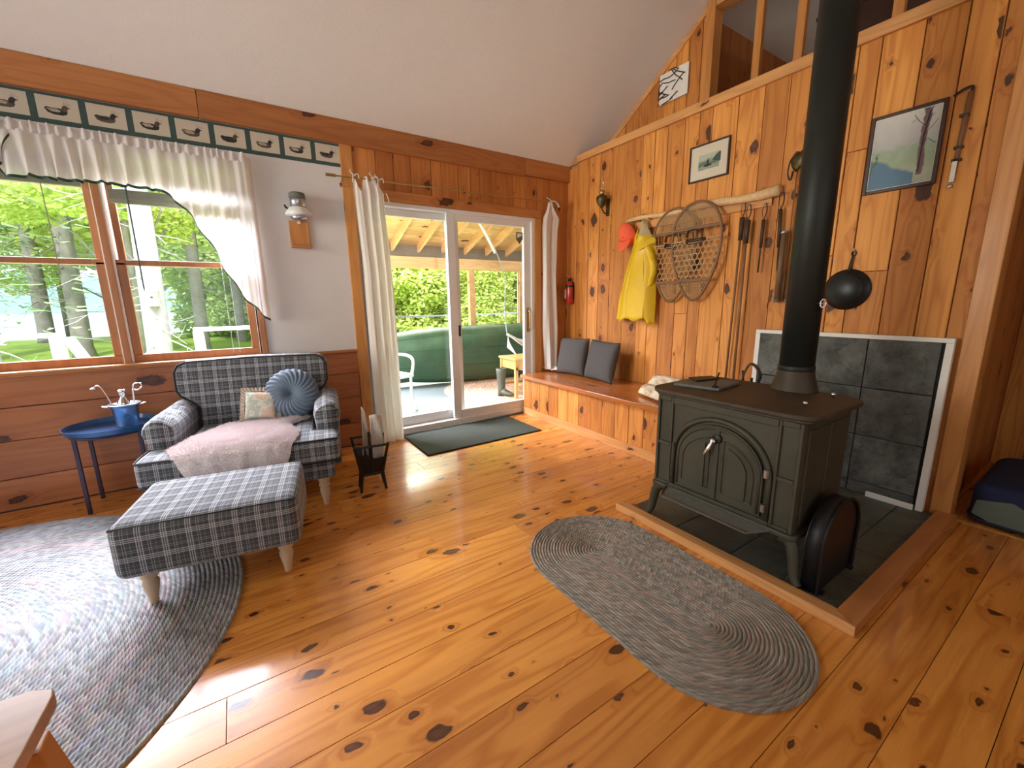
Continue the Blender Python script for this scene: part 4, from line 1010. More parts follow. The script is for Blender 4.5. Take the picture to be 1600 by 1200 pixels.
m.tube(curve([(-.61, 3.493, .735), (-.60, 3.49, .765), (-.57, 3.487, .768), (-.565, 3.487, .745), (-.59, 3.49, .725), (-.61, 3.493, .735)], 5), .005, 6)
tag(m.build('bottle_opener', 'chrome', smooth=True), 'looped steel bar tool sticking out of the bucket on its right', 'bar tool')
m = MB(); m.tube(curve([(-.70, 3.50, .53), (-.725, 3.49, .66), (-.745, 3.485, .74), (-.765, 3.483, .775), (-.785, 3.483, .765)], 5), .004, 6); m.lathe([(.001, 0), (.016, .004), (.014, .012), (.001, .014)], (-.79, 3.483, .752), 14)
tag(m.build('bar_spoon', 'chrome', smooth=True), 'thin bent spoon handle leaning out of the bucket to the left', 'spoon')

# ---------------------------------------------------------------- magazine rack with papers
mr = thing('magazine_rack', 'small dark wooden magazine rack standing right of the armchair', 'magazine rack', (.645, 2.765, 0), R(-8))
m = MB()
W1, W0, D1, D0 = .105, .065, .12, .04
for s in (-1, 1):   # splayed side frames, front (-y) and back (+y)
    for x in (-1, 1):
        MB().tube([(x*W0*1.25, s*.055, 0), (x*W0, s*D0, .13)], [.009, .012], 8).build('leg', 'black', mr)
        MB().tube([(x*W0, s*D0, .115), (x*W1, s*D1, .345)], [.012, .009], 8).build('upright', 'black', mr)
    MB().tube([(-W1-.008, s*D1, .335), (W1+.008, s*D1, .335)], .008, 8).build('top_bar', 'black', mr)
    MB().prism([(-W0, s*D0, .12), (W0, s*D0, .12), (W0*1.28, s*(D0+.042), .24), (.02, s*(D0+.040), .235), (-.01, s*(D0+.052), .265), (-W0*1.38, s*(D0+.056), .275)], (0, .006, 0)).build('side_panel', 'black', mr)
MB().b2((-W0-.005, -D0-.005, .105), (W0+.005, D0+.005, .125)).build('bottom', 'black', mr, bev=.003)
MB().tube([(0, -D0, .12), (0, -D1-.003, .345)], .007, 8).build('slat', 'black', mr); MB().tube([(0, D0, .12), (0, D1, .345)], .007, 8).build('slat', 'black', mr)
MB().b2((-.008, -.008, .12), (.008, .008, .40)).build('divider_post', 'black', mr)
def sheet_paper(name, pts, label, cat, mat='paper', th=.005):
    m = MB(); m.sheet(lambda u, w: Vector(pts[0]).lerp(pts[1], u).lerp(Vector(pts[3]).lerp(pts[2], u), w)+Vector((.012*math.sin(w*3.0), .030*math.sin(w*3.2+u)*math.sin(u*3+.5), .012*math.sin(u*3)*w)), 12, 12)
    return tag(m.build(name, mat, smooth=True, solid=th, loc=(0, 0, 0)), label, cat)
sheet_paper('newspaper', [(.655, 2.80, .135), (.715, 2.79, .135), (.745, 2.80, .49), (.665, 2.80, .50)], 'folded newspaper curling up out of the dark magazine rack', 'newspaper')
sheet_paper('magazine', [(.60, 2.83, .135), (.645, 2.825, .135), (.655, 2.85, .50), (.628, 2.85, .56)], 'rolled magazine standing at the back of the magazine rack', 'magazine', 'ruffle', .008)

# ---------------------------------------------------------------- rugs and mat
def rug(name, label, cx, cy, L, Rr, axis, pitch, mat, group=None, hh=.009, rz=0):
    n = int(Rr/pitch); v = []; f = []; uv = []; NP = 300
    prof = ((.02, .35), (.28, .88), (.5, 1.0), (.72, .88), (.98, .35))
    per_rows = []
    for k in range(n):
        for t, h in prof:
            rho = (k+t)*pitch; row = []; s = 0
            P = 4*L+math.tau*rho
            for j in range(NP+1):
                d = P*j/NP
                if d < 2*L: p = (-L+d, -rho)
                elif d < 2*L+math.pi*rho: a = (d-2*L)/rho-math.pi/2; p = (L+rho*math.cos(a), rho*math.sin(a))
                elif d < 4*L+math.pi*rho: p = (L-(d-2*L-math.pi*rho), rho)
                else: a = (d-4*L-math.pi*rho)/max(rho, 1e-6)+math.pi/2; p = (-L+rho*math.cos(a), rho*math.sin(a))
                if axis == 'y': p = (-p[1], p[0])
                v.append((p[0], p[1], .002+hh*h-.002*0)); uv.append((d, k+t)); row.append(len(v)-1)
            per_rows.append(row)
    for a, b in zip(per_rows, per_rows[1:]):
        for j in range(NP): f.append((a[j], b[j], b[j+1], a[j+1]))
    last = per_rows[-1]; i0 = len(v)
    for j in range(NP+1): q = v[last[j]]; v.append((q[0], q[1], .0005)); uv.append(uv[last[j]])
    for j in range(NP): f.append((last[j], i0+j, i0+j+1, last[j+1]))
    m = MB(); m.v = [Vector(q) for q in v]; m.f = f
    o = m.build(name, mat, smooth=True, uvs=uv, loc=(cx, cy, .0)); o.rotation_euler = (0, 0, rz)
    bm = bmesh.new(); bm.from_mesh(o.data); bmesh.ops.recalc_face_normals(bm, faces=bm.faces)
    if bm.faces[0].normal.z < 0: bmesh.ops.reverse_faces(bm, faces=bm.faces)
    bm.to_mesh(o.data); bm.free()
    return tag(o, label, 'rug')
rug('braided_rug', 'large pastel oval braided rug under the ottoman', -1.42, 2.17, .04, 1.26, 'x', .018, 'bigrug')
rug('braided_rug', 'oval grey and pink braided rug in front of the wood stove', 1.385, 1.05, .295, .355, 'y', .0145, 'smallrug')
rug('porch_rug', 'round red and cream braided rug on the porch floor', 3.25, 5.02, .10, .88, 'x', .022, 'porchrug')
dm = thing('door_mat', 'dark green grey door mat in front of the sliding door', 'mat', (1.765, 3.41, 0))
MB().b2((-.58, -.31, .0), (.58, .305, .012)).build('carpet', 'matgrey', dm, bev=.004)
m = MB(); m.tube([(-.585, -.315, .005), (.585, -.315, .005), (.585, .31, .005), (-.585, .31, .005)], .006, 6, closed=True); m.build('rubber_edge', 'black', dm)

# ---------------------------------------------------------------- coffee table corner
ct = thing('coffee_table', 'tan wooden coffee table cut by the lower left corner', 'table', (-.80, .92, 0))
pts = [(-.55, -.45), (.345, -.45)]+[(.375, .24), (.37, .262), (.33, .285)]+[(.20, .288), (-.55, .26)]
MB().prism([(x, y, .405) for x, y in pts], (0, 0, .035)).build('top', 'table', ct, bev=.004)
MB().b2((-.45, -.36, .33), (.29, .22, .405)).build('apron', 'table', ct, bev=.003)
for x, y in ((-.48, -.38), (.325, -.38), (.325, .215), (-.48, .215)):
    sx = 1 if x > 0 else -1; sy = 1 if y > 0 else -1
    MB().prism([(x-.03, y-.03, .36), (x+.03, y-.03, .36), (x+.03, y+.03, .36), (x-.03, y+.03, .36)], (sx*.045, sy*.03, -.345)).build('leg', 'pineZ', ct, bev=.004)

# ---------------------------------------------------------------- storage bench
bn = thing('storage_bench', 'built-in pine storage bench with glossy lid along the stove wall', 'bench', (2.58, 1.92, 0))
m = MB(); y = 0.0; rr = random.Random(2)
for k in range(12):
    m.b2((0, k*.1505+.0015, .075), (.018, (k+1)*.1505-.0015, .408))
m.build('front_boards', 'wallpine', bn, bev=.004)
MB().b2((-.014, -.002, 0), (.004, 1.79, .078)).build('kick_board', 'pineY', bn, bev=.003)
MB().b2((.018, 0, 0), (XB-2.60, .02, .408)).build('end_panel', 'wainscot', bn)
MB().b2((-.045, -.03, .408), (XB-2.60, 1.81, .450)).build('lid', 'benchtop', bn, bev=.008, seg=3)
gp = [((2.985, 3.37, .452), 4, .41, 'charcoal grey square pillow on the bench beside the curtain'), ((2.965, 2.92, .452), -4, .41, 'charcoal grey square pillow on the bench, nearer the stove')]
for (p, a, s, lb) in gp:
    t = thing('grey_pillow', lb, 'pillow', p, group='grey pillows on the bench', rot=(R(90), 0, R(-90+a)))
    q = pillow(MB(), s, .40, .12, 24, .05).build('cover', 'greyfab', t, smooth=True, weld=True)
    q.location = (0, .198, 0); q.rotation_euler = (R(-13), 0, R(1.5*a/4))
def log(name, label, p, rz, L, r, mat='birch'):
    t = thing(name, label, 'log', p, rz, group='birch logs on the bench')
    m = MB(); seg = 9; pr_ = [(0, 0)]+[(r*math.cos(R(a)), r*math.sin(R(a))) for a in range(10, 111, 12)]
    pr_ = [(y, z) for y, z in pr_]
    MB().prism([(-L/2, y, z+.002) for y, z in pr_[1:]]+[(-L/2, pr_[0][0], .002)], (L, 0, 0)).build('split_wood', 'birchwood', t, bev=.003)
    b = [(y*1.04, z*1.04) for y, z in pr_[1:]]
    m = MB(); m.sheet(lambda u, w: (-L/2+L*w+.004*math.sin(u*20), *[c*(1+.01*math.sin(w*30)) for c in b[int(round(u*(len(b)-1)))]]), len(b)-1, 10).build('bark', 'birch', t, smooth=True, solid=.004)
    return t
log('birch_log', 'split birch log with peeling bark, lower of the logs on the bench end', (2.80, 2.12, .452), R(70), .30, .085)
log('birch_log', 'split birch log lying on top of another log at the bench end', (2.93, 2.11, .535), R(84), .27, .075)
o = log('birch_log', 'split birch log against the wall behind the other logs', (3.05, 2.22, .452), R(92), .26, .10)

# ---------------------------------------------------------------- hearth
hp = sempty('floor_hearth')
MB().b2((1.83, .50, .001), (3.20, 1.56, .008)).build('grout', 'grout', hp)
m = MB(); x = 1.835
for i in range(5):
    y = 1.553
    while y > .52:
        y2 = max(y-.30, .505); m.b2((x+.002, y2+.002, .008), (min(x+.30, 3.2)-.002, y-.002, .018)); y = y2
    x += .30
    if x > 3.15: break
m.build('slate_tiles', 'hearth', hp, bev=.002)
MB().prism([(1.775, 1.60, 0), (1.775, .42, 0), (1.835, .50, 0), (1.835, 1.56, 0)], (0, 0, .046)).build('curb_front', 'pineY', hp, bev=.003)
MB().prism([(1.775, .42, 0), (3.22, .42, 0), (3.22, .50, 0), (1.835, .50, 0)], (0, 0, .044)).build('curb_side', 'pineX', hp, bev=.003)
tp = thing('heat_shield', 'slate tile heat shield panel with white frame behind the stove', 'panel', (XB-.045, 1.06, .02))
m = MB()
for i in range(4):
    for j in range(4):
        ya_, yb_ = .49-.318*i, max(.49-.318*(i+1), -.475); za, zb_ = .975-.30*j, max(.975-.30*(j+1), .0)
        if ya_-yb_ > .02 and za-zb_ > .02: m.b2((-.012, yb_+.0025, za-(za-zb_)+.0025), (0, ya_-.0025, za-.0025))
m.build('slate_tiles', 'slate', tp, bev=.003)
MB().b2((0, -.49, 0), (.018, .49, .99)).build('backing', 'grout', tp)
for n_, a, b in (('frame_side', (-.018, -.51, 0), (.018, -.478, .9715)), ('frame_side', (-.018, .478, 0), (.018, .51, .9715)), ('frame_top', (-.018, -.51, .972), (.018, .51, .997)), ('frame_bottom', (-.028, -.47, -.002), (-.012, -.25, .03))):
    MB().b2(a, b).build(n_, 'mattewhite', tp, bev=.002)

# ---------------------------------------------------------------- wood stove
st = thing('wood_stove', 'olive black cast iron wood stove with arched doors on the slate hearth', 'stove', (2.09, 1.045, .018))
# local: -x is the front, z from the hearth
def rrect(x0, x1, y0, y1, z, r, n=6):
    out = []
    for cx, cy, a0 in ((x1-r, y1-r, 0), (x0+r, y1-r, 90), (x0+r, y0+r, 180), (x1-r, y0+r, 270)):
        out += [(cx+r*math.cos(R(a0+90*k/n)), cy+r*math.sin(R(a0+90*k/n)), z) for k in range(n+1)]
    return out
FX = -.225
MB().prism(rrect(FX, .25, -.35, .35, .215, .02), (0, 0, .525)).build('body', 'iron', st, bev=.006)
MB().prism(rrect(FX-.018, .265, -.368, .368, .205, .03), (0, 0, .028)).build('base_plate', 'iron', st, bev=.009, seg=3)
MB().prism(rrect(FX-.02, .27, -.37, .37, .725, .04), (0, 0, .016)).build('cornice', 'iron', st, bev=.006)
MB().prism(rrect(FX-.05, .29, -.40, .40, .741, .10, 10), (0, 0, .024)).build('top_plate', 'rust', st, bev=.009, seg=3)
m = MB()
def bar(y0, y1, z0, z1, d=.012): m.b2((FX-d, y0, z0), (FX+.002, y1, z1))
for s in (-1, 1):
    bar(*sorted((s*.35, s*.335)), .235, .725); bar(*sorted((s*.268, s*.255)), .235, .725)
    bar(*sorted((s*.335, s*.268)), .455, .475); bar(*sorted((s*.335, s*.268)), .700, .725); bar(*sorted((s*.335, s*.268)), .235, .25)
bar(-.255, .255, .690, .725); bar(-.255, .255, .233, .252)
m.build('front_ribs', 'iron', st, bev=.004)
AR, zb0, zs = .232, .262, .435   # arch half width, bottom, spring line
def archp(r, zf, n=24, x=0, rz=None):
    k = 1.0 if rz is None else rz
    return [(x, -r, zf)]+[(x, -r*math.cos(math.pi*i/n), zs+r*k*math.sin(math.pi*i/n)) for i in range(n+1)]+[(x, r, zf)]
m = MB(); m.tube([(FX-.006, p[1], p[2]) for p in archp(.240, .255, 28, rz=.92)], .013, 8); m.build('arch_moulding', 'iron', st, smooth=True)
o = MB().prism([(FX-.018, p[1], p[2]) for p in archp(.218, zb0, 28, rz=.90)], (.02, 0, 0)).build('door', 'iron', st, bev=.004)
MB().tube([(FX-.018, p[1], p[2]) for p in archp(.205, zb0+.012, 28, rz=.89)], .007, 6).build('door_rim', 'iron', o, smooth=True)
for s in (-1, 1):
    n = 12
    def half(r0, d):
        return [(FX-.020, s*d, zb0+.045)]+[(FX-.020, s*r0, zb0+.045)]+[(FX-.020, s*max(d, r0*math.cos(math.pi/2*i/n)), zs-.01+r0*.82*math.sin(math.pi/2*i/n)) for i in range(n+1) if r0*math.cos(math.pi/2*i/n) > d]+[(FX-.020, s*d, zs-.01+r0*.82*math.sqrt(1-(d/r0)**2))]
    MB().tube(half(.178, .035), .0045, 6, closed=True).build('panel_edge', 'iron', o)
    MB().prism([(FX-.026, y, z) for _, y, z in half(.150, .055)], (.008, 0, 0)).build('door_panel', 'iron', o, bev=.003)
MB().b2((FX-.026, -.012, zb0), (FX-.016, .012, zs+.185)).build('centre_strip', 'iron', o, bev=.003)
m = MB(); m.lathe([(.001, 0), (.014, .003), (.014, .02), (.001, .024)], (FX-.026, .012, .560), 16, Matrix.Rotation(R(-90), 3, 'Y')); m.tube(curve([(FX-.045, .012, .560), (FX-.052, .018, .535), (FX-.058, .030, .505), (FX-.060, .038, .485)], 4), [.006, .006, .007, .008, .009, .010, .010, .010, .009, .008, .006, .004, .002], 10)
m.build('handle', 'chrome', st, smooth=True)
MB().lathe([(.001, 0), (.024, .004), (.022, .012), (.001, .016)], (FX-.018, .0, .572), 16, Matrix.Rotation(R(-90), 3, 'Y')).build('handle_boss', 'black', st)
for z in (.475, .315): MB().tube([(FX-.022, -.232, z-.018), (FX-.022, -.232, z+.018)], .011, 10).build('hinge', 'steel', st)
for z in (.475, .315): MB().tube([(FX-.018, .236, z-.012), (FX-.018, .236, z+.012)], .008, 10).build('hinge', 'iron', st)
m = MB(); m.prism([(FX-.12, -.22, .212), (FX-.12, .22, .212), (FX-.015, .27, .212), (FX-.015, -.27, .212)], (0, 0, .014)); m.build('ash_lip', 'stonegrey', st, bev=.005)
m = MB(); m.tube([(FX-.12, -.22, .227), (FX-.12, .22, .227), (FX-.02, .265, .227)], .005, 6); m.build('ash_lip_rim', 'rust', st)
for sx, sy in ((-1, 1), (-1, -1), (1, 1), (1, -1)):
    x0 = -.205 if sx < 0 else .235
    MB().tube(curve([(x0, sy*.31, .215), (x0+sx*.004, sy*.345, .185), (x0+sx*.008, sy*.362, .12), (x0+sx*.012, sy*.372, .05), (x0+sx*.02, sy*.392, .012)], 6), [.036]*4+[.028-.0006*i for i in range(16)]+[.018]*5, 10).build('leg', 'iron', st, smooth=True)
m = MB()
for (x, y) in ((-.095, -.288), (.185, -.290)): MB().lathe([(.001, 0), (.006, 0), (.005, .008), (.011, .014), (.010, .022), (.001, .026)], (x, y, .765), 14).build('top_knob', 'chrome', st, smooth=True)
for sy in (-1, 1):
    for k in range(2): MB().b2((-.18+.21*k, sy*.350-.004, .26), (.01+.21*k, sy*.350+.004, .69)).build('side_panel', 'iron', st, bev=.004)
# flue pipe
fl = thing('stove_pipe', 'black flue pipe rising from the stove to the ceiling', 'stove pipe', (2.33, .945, .785))
def flare(u, w):
    z = .115*w+.0; k = 1-w; rx = .078+.012*k; ry = .078+.030*k**1.5; a = u*math.tau
    return (rx*math.cos(a), ry*math.sin(a), z)
MB().sheet(flare, 36, 8, closed=True).build('flue_collar', 'rust', fl, smooth=True)
MB().lathe([(.0765, .105), (.0765, 1.75)], (0, 0, 0), 40).build('lower_pipe', 'pipe', fl, smooth=True)
MB().lathe([(.0785, 1.74), (.0785, 3.65)], (0, 0, 0), 40).build('upper_pipe', 'pipe', fl, smooth=True)
MB().lathe([(.0795, .10), (.081, .105), (.081, .12), (.0795, .125)], (0, 0, 0), 40).build('seam_ring', 'pipe', fl, smooth=True)
# damper handle: wire coil on the near right side
c_ = Vector((-.075*.75, -.075*.72, .43))
m = MB(); m.tube([(-.03, -.06, .43), (-.048, -.098, .43)], .003, 6)
m.tube([(-.048-.006*k/40*2+.004, -.100-.012*math.cos(k*.9), .43+.020*math.sin(k*.9)) for k in range(30)], .003, 6)
m.build('damper_handle', 'steel', fl, smooth=True)
# things on and around the stove
bo_ = thing('stone_board', 'grey soapstone slab lying on the left end of the stove top', 'board', (2.10, 1.27, .784))
MB().prism([(-.16, .10, 0), (-.11, -.13, 0), (.14, -.10, 0), (.13, .13, 0)], (0, 0, .016)).build('slab', 'stonegrey', bo_, bev=.004)
o = MB().prism([(2.04, 1.30, .8015), (2.10, 1.39, .8015), (2.24, 1.34, .8015), (2.21, 1.27, .8015)], (0, 0, .008)).build('oven_thermometer', 'black', bev=.003)
tag(o, 'flat black iron trivet plate on the grey slab on the stove', 'trivet')
m = MB(); m.lathe([(.001, 0), (.016, 0), (.014, .007), (.001, .010)], (1.992, 1.165, .8015), 16)
m.tube(curve([(1.99, 1.165, .812), (2.03, 1.18, .835), (2.08, 1.20, .862)], 6), .0045, 6)
tag(m.build('lifter', 'black', smooth=True), 'small black lid lifter standing on the near edge of the grey slab', 'lifter')
ts = thing('fire_tools', 'black fireplace tool stand with leather loops behind the stove', 'fire tools', (2.62, 1.30, .018))
MB().lathe([(.09, 0), (.085, .012), (.02, .02), (.012, .03)], (0, 0, 0), 20).build('base', 'black', ts)
MB().tube([(0, 0, .02), (0, 0, .74)], .008, 8).build('stem', 'black', ts)
for a, b in ((.04, -.02), (-.01, -.05), (.0, .05)):
    MB().tube([(a, b, .08), (a, b, .72), (a*1.2, b*1.2, .78)], .006, 8).build('tool', 'black', ts)
MB().tube(curve([(-.0, .06, .68), (-.0, .05, .76), (0, .015, .825), (0, -.03, .80), (0, -.05, .74)], 5), .011, 8, flat=.5).build('leather_loop', 'leather', ts, smooth=True)
lh = thing('arched_box', 'black arch-topped box shape standing against the right side of the stove', 'box', (2.07, .618, .018))  # plain black arched body, not identified as any particular thing
pr_ = [(-.18, 0, 0), (-.19, 0, .20)]+[(.19*-math.cos(math.pi*k/16), 0, .20+.175*math.sin(math.pi*k/16)) for k in range(1, 16)]+[(.19, 0, .20), (.18, 0, 0)]
MB().prism([(x, .028, z) for x, _, z in pr_], (0, .006, 0)).build('back_plate', 'black', lh)
MB().prism([(x*.97, -.024, z*.985) for x, _, z in pr_], (0, .005, 0)).build('front_plate', 'black', lh)
MB().tube([(x, -.03, z+.004) for x, _, z in pr_], .007, 8).build('front_hoop', 'black', lh)
m = MB(); m.sheet(lambda u, w: (pr_[int(round(u*(len(pr_)-1)))][0], -.03+.06*w, pr_[int(round(u*(len(pr_)-1)))][2]+.003), len(pr_)-1, 2); m.build('shell', 'black', lh, smooth=True, solid=.003)
for x in (-.15, .15): MB().b2((x-.012, -.045, 0), (x+.012, .045, .012)).build('foot', 'black', lh)

# ---------------------------------------------------------------- peg rail and what hangs from it
pg = thing('peg_rail', 'peeled birch branch rail nailed across the pine wall above the bench', 'rail', (XB-.004, 2.17, 1.955))
MB().tube([(-.05, .66-.132*k, .005+.010*math.sin(k*1.3)-.003*k*.3) for k in range(11)], [.016+.003*math.sin(k*2.1)+.0018*k for k in range(11)], 12).build('branch', 'birchwood', pg, smooth=True)
MB().b2((-.022, -.60, -.085), (0, .60, -.020)).build('backing_board', 'pineY', pg, bev=.003)
for y in (.66, .42, .05, -.40, -.58): MB().tube([(0, y, -.03), (-.075, y, -.010)], [.010, .008], 8).build('peg', 'birchwood', pg)
# cap
cp = thing('baseball_cap', 'coral red baseball cap hanging by the yellow raincoat', 'cap', (XB-.09, 2.80, 1.83))
def capf(u, w):
    a = u*math.tau; ph = w*math.pi/2; r = .092*math.cos(ph)
    return (-.075*math.sin(ph)-.0+.012*math.sin(a*3)*math.cos(ph)*0, r*math.cos(a)*.95, r*math.sin(a)*1.15)
m = MB(); m.sheet(capf, 48, 14, closed=True); q = m.build('crown', 'coral', cp, smooth=True, solid=.004); q.rotation_euler = (0, R(-25), 0); q.location = (.01, 0, .01)
for a in range(3):
    qq = MB().tube([capf(a/6+.5*t_i, w)[:1]+tuple(c*1.01 for c in capf(a/6+.5*t_i, w)[1:]) for t_i, w in [(0, k/8) for k in range(8)]+[(1, 1-k/8) for k in range(9)]], .0022, 5).build('seam', 'coral', q, smooth=True)
MB().lathe([(.001, 0), (.008, 0), (.006, .005), (.001, .007)], (-.075, 0, 0), 12, Matrix.Rotation(R(-90), 3, 'Y')).build('top_button', 'coral', q)
def brim(u, w):
    k = 2*u-1
    return (-.055-.018*w+.028*k*k, k*.074*(1-.22*w*w), -.062+.022*k*k-.090*w*(1-.35*k*k))
m = MB(); m.sheet(brim, 24, 8); q = m.build('brim', 'coral', cp, smooth=True, solid=.005); q.location = (0.0, 0, -.0)
# raincoat
rc_ = thing('raincoat', 'yellow rubber raincoat with khaki hood lining hanging from the rail', 'coat', (XB-.05, 2.62, 1.0))
def L(c, oy=2.62, oz=1.0): return [(a-oy, b-oz) for a, b in c]
cl = L([(2.70, 1.86), (2.737, 1.80), (2.752, 1.678), (2.83, 1.463), (2.883, 1.246), (2.92, 1.04)])
cp_ = L([(2.625, 1.80), (2.650, 1.74), (2.668, 1.656), (2.703, 1.493), (2.729, 1.31), (2.741, 1.055)])
cf = L([(2.59, 1.80), (2.560, 1.76), (2.549, 1.701), (2.55, 1.571), (2.534, 1.359), (2.527, 1.060)])
cb = L([(2.52, 1.80), (2.50, 1.75), (2.485, 1.70), (2.47, 1.55), (2.466, 1.30), (2.462, 1.01)])
def lof(A, B, d0, d1, bulge, fold, fz=.01):
    def fn(u, w):
        k = w*(len(A)-1); i = min(int(k), len(A)-2); f = k-i
        a = Vector(A[i]).lerp(Vector(A[i+1]), f); b = Vector(B[i]).lerp(Vector(B[i+1]), f); p = a.lerp(b, u)
        x = -(d0+(d1-d0)*u) - bulge*math.sin(math.pi*u)*(.5+.5*w) - fz*math.sin(u*fold+w*2.5)*w - .004*math.sin(w*17+u*3)
        return (x, p[0], p[1]+.012*math.sin(u*7+1)*(1 if w > .98 else 0))
    return fn
MB().sheet(lof(cl, cp_, .012, .075, .018, 8), 30, 44).build('left_front', 'yellow', rc_, smooth=True, solid=.006)
MB().sheet(lof(cp_, cf, .085, .090, .022, 5, .006), 30, 44).build('right_front', 'yellow', rc_, smooth=True, solid=.006)
MB().sheet(lof(cf, cb, .090, .014, .020, 4, .005), 24, 44).build('side_panel', 'yellow', rc_, smooth=True, solid=.006)
sp_ = [(-.085, .70), (-.115, .63), (-.150, .555), (-.150, .45), (-.125, .375), (-.105, .345)]
def slv(u, w):
    k = w*(len(sp_)-1); i = min(int(k), len(sp_)-2); f = k-i; q = Vector(sp_[i]).lerp(Vector(sp_[i+1]), f); a = u*math.tau
    r = .038*(1-.35*w)*(1 if w < .97 else .6)
    return (-.055-r*1.1*math.sin(a)-.004*math.sin(w*22), q[0]+.006+r*math.cos(a), q[1])
MB().sheet(slv, 20, 26, closed=True).build('sleeve', 'yellow', rc_, smooth=True)
hl = L([(2.617, 1.935), (2.655, 1.86), (2.685, 1.80), (2.70, 1.74), (2.672, 1.665)]); hr = L([(2.607, 1.935), (2.570, 1.875), (2.53, 1.795), (2.485, 1.745), (2.470, 1.715)])
MB().sheet(lof(hl, hr, .03, .03, .055, 6, .006), 26, 22).build('hood_lining', 'khaki', rc_, smooth=True, solid=.006)
bl_ = L([(2.668, 1.74), (2.675, 1.715), (2.670, 1.655)]); br_ = L([(2.490, 1.775), (2.474, 1.745), (2.478, 1.715)])
MB().sheet(lof(bl_, br_, .06, .035, .066, 3, .0), 26, 8).build('hood_band', 'yellow', rc_, smooth=True, solid=.010)
MB().tube(curve([(-.035, .055, .86), (-.07, .045, .80), (-.088, .012, .71), (-.092, -.04, .655)], 6), .008, 8).build('hood_edge', 'yellow', rc_, smooth=True)
MB().tube([(-.03, -.008, .945), (-.035, -.008, .925), (-.03, -.008, .915)], .005, 6).build('hanging_loop', 'khaki', rc_)
# snowshoes
def snowshoe(label, y0, z0, x0, tilt):
    s = thing('snowshoe', label, 'snowshoe', (x0, y0, z0), group='snowshoes on the rail', rot=(tilt, 0, 0))
    H_, Wd = .755, .222
    def outl(t):     # t 0..1 around, z down from the top
        a = t*math.tau
        zz = -H_/2*(1-math.cos(a)); k = -zz/H_
        wd = Wd*math.sqrt(max(0, 1-(2*k-1)**2))*(1.20-.55*k)
        return (math.copysign(abs(wd), math.sin(a)) if abs(math.sin(a)) > 1e-6 else 0, zz)
    P = [outl(k/64) for k in range(64)]
    MB().tube([(0, y, z) for y, z in P], .0105, 8, closed=True).build('frame', 'ash', s, smooth=True)
    def half(z):
        k = min(1, max(0, -z/H_)); return Wd*math.sqrt(max(0, 1-(2*k-1)**2))*(1.20-.55*k)
    for z in (-.195, -.595): h = half(z)-.004; MB().b2((-.008, -h, z-.012), (.006, h, z+.012)).build('cross_bar', 'ash', s, bev=.003)
    m = MB()
    def seg(p, q, r=.0018): m.tube([p, q], r, 4, cap=False)
    # hexagonal lacing between the bars, fine mesh at toe and heel
    def lace(za, zb_, stp, r, hz):
        for fam in (1, -1):
            k = -30
            while k < 30:
                # line z = za - ... slope 1.9
                pts = []
                for i in range(80):
                    z = za-(za-zb_)*i/79; y = k*stp+fam*(z-za)/1.85
                    if abs(y) < half(z)-.004: pts.append((.0015*fam, y, z))
                if len(pts) > 3: seg(pts[0], pts[-1], r)
                k += 1
        if hz:
            z = za-.02
            while z > zb_:
                h = half(z)-.004; seg((0, -h, z), (0, h, z), r); z -= hz
    lace(-.285, -.590, .046, .0036, .043); lace(-.015, -.190, .022, .0019, .020); lace(-.605, -.742, .022, .0019, .020)
    m.build('lacing', 'babiche', s)
    m = MB()
    for y in (-.17, -.155, -.09, -.075, .01, .075, .09, .16): m.tube([(0, y, -.205), (0, y*.9, -.29)], .0028, 5)
    m.tube([(0, -half(-.285)+.004, -.285), (0, half(-.285)-.004, -.285)], .006, 6); m.build('toe_cords', 'babiche', s)
    m = MB(); m.tube(curve([(-.012, -.07, -.26), (-.03, -.05, -.22), (-.035, .0, -.21), (-.03, .05, -.22), (-.012, .07, -.26)], 5), .010, 8, flat=.3); m.tube(curve([(-.012, -.06, -.27), (-.025, -.055, -.31), (-.02, .06, -.31), (-.012, .065, -.27)], 5), .009, 8, flat=.3); m.b2((-.012, -.09, -.30), (-.006, .06, -.275)); m.build('binding', 'leather', s, smooth=True)
    return s
snowshoe('bear-paw snowshoe with rawhide lacing hanging behind the other one, nearer the raincoat', 2.300, 1.975, XB-.075, R(1))
snowshoe('bear-paw snowshoe with rawhide lacing hanging in front of the other one', 2.085, 1.985, XB-.105, R(-1))
# poles and rods
def pole(name, label, cat, p0, p1, r, grip, mat, loop=True, group=None, gm='leather', tip=None):
    p0, p1 = Vector(p0), Vector(p1); t = thing(name, label, cat, p0, group=group); d = p1-p0
    MB().tube([(0, 0, 0), d], r, 8).build('shaft', mat, t, smooth=True)
    MB().tube([d*.0-d.normalized()*.0, d.normalized()*grip], [r*2.0, r*1.7], 10).build('grip', gm, t, smooth=True)
    if loop:
        MB().tube(curve([(0, 0, 0), (0, .014, .05), (0, .006, .10), (-.004, -.012, .10), (0, -.016, .05), (0, 0, 0)], 5), .004, 6, flat=.4).build('wrist_loop', 'leather', t, smooth=True)
    if tip: MB().tube([d-d.normalized()*.01, d+d.normalized()*tip], [r*1.5, r*.4], 8).build('tip', 'steel', t)
    return t
X_ = XB-.05
pole('ski_pole', 'long brown ski pole with leather grip, left one hanging beside the snowshoes', 'pole', (X_, 1.752, 1.82), (X_, 1.775, .50), .0085, .16, 'stick', group='ski poles on the rail')
pole('ski_pole', 'long brown ski pole with leather grip, right one of the crossing pair', 'pole', (X_-.02, 1.700, 1.79), (X_-.02, 1.700, .52), .0095, .16, 'stick', group='ski poles on the rail')
pole('walking_stick', 'short stick with a dark grip on a long cord near the rail middle', 'stick', (X_, 1.600, 1.78), (X_, 1.605, 1.42), .006, .19, 'leather')
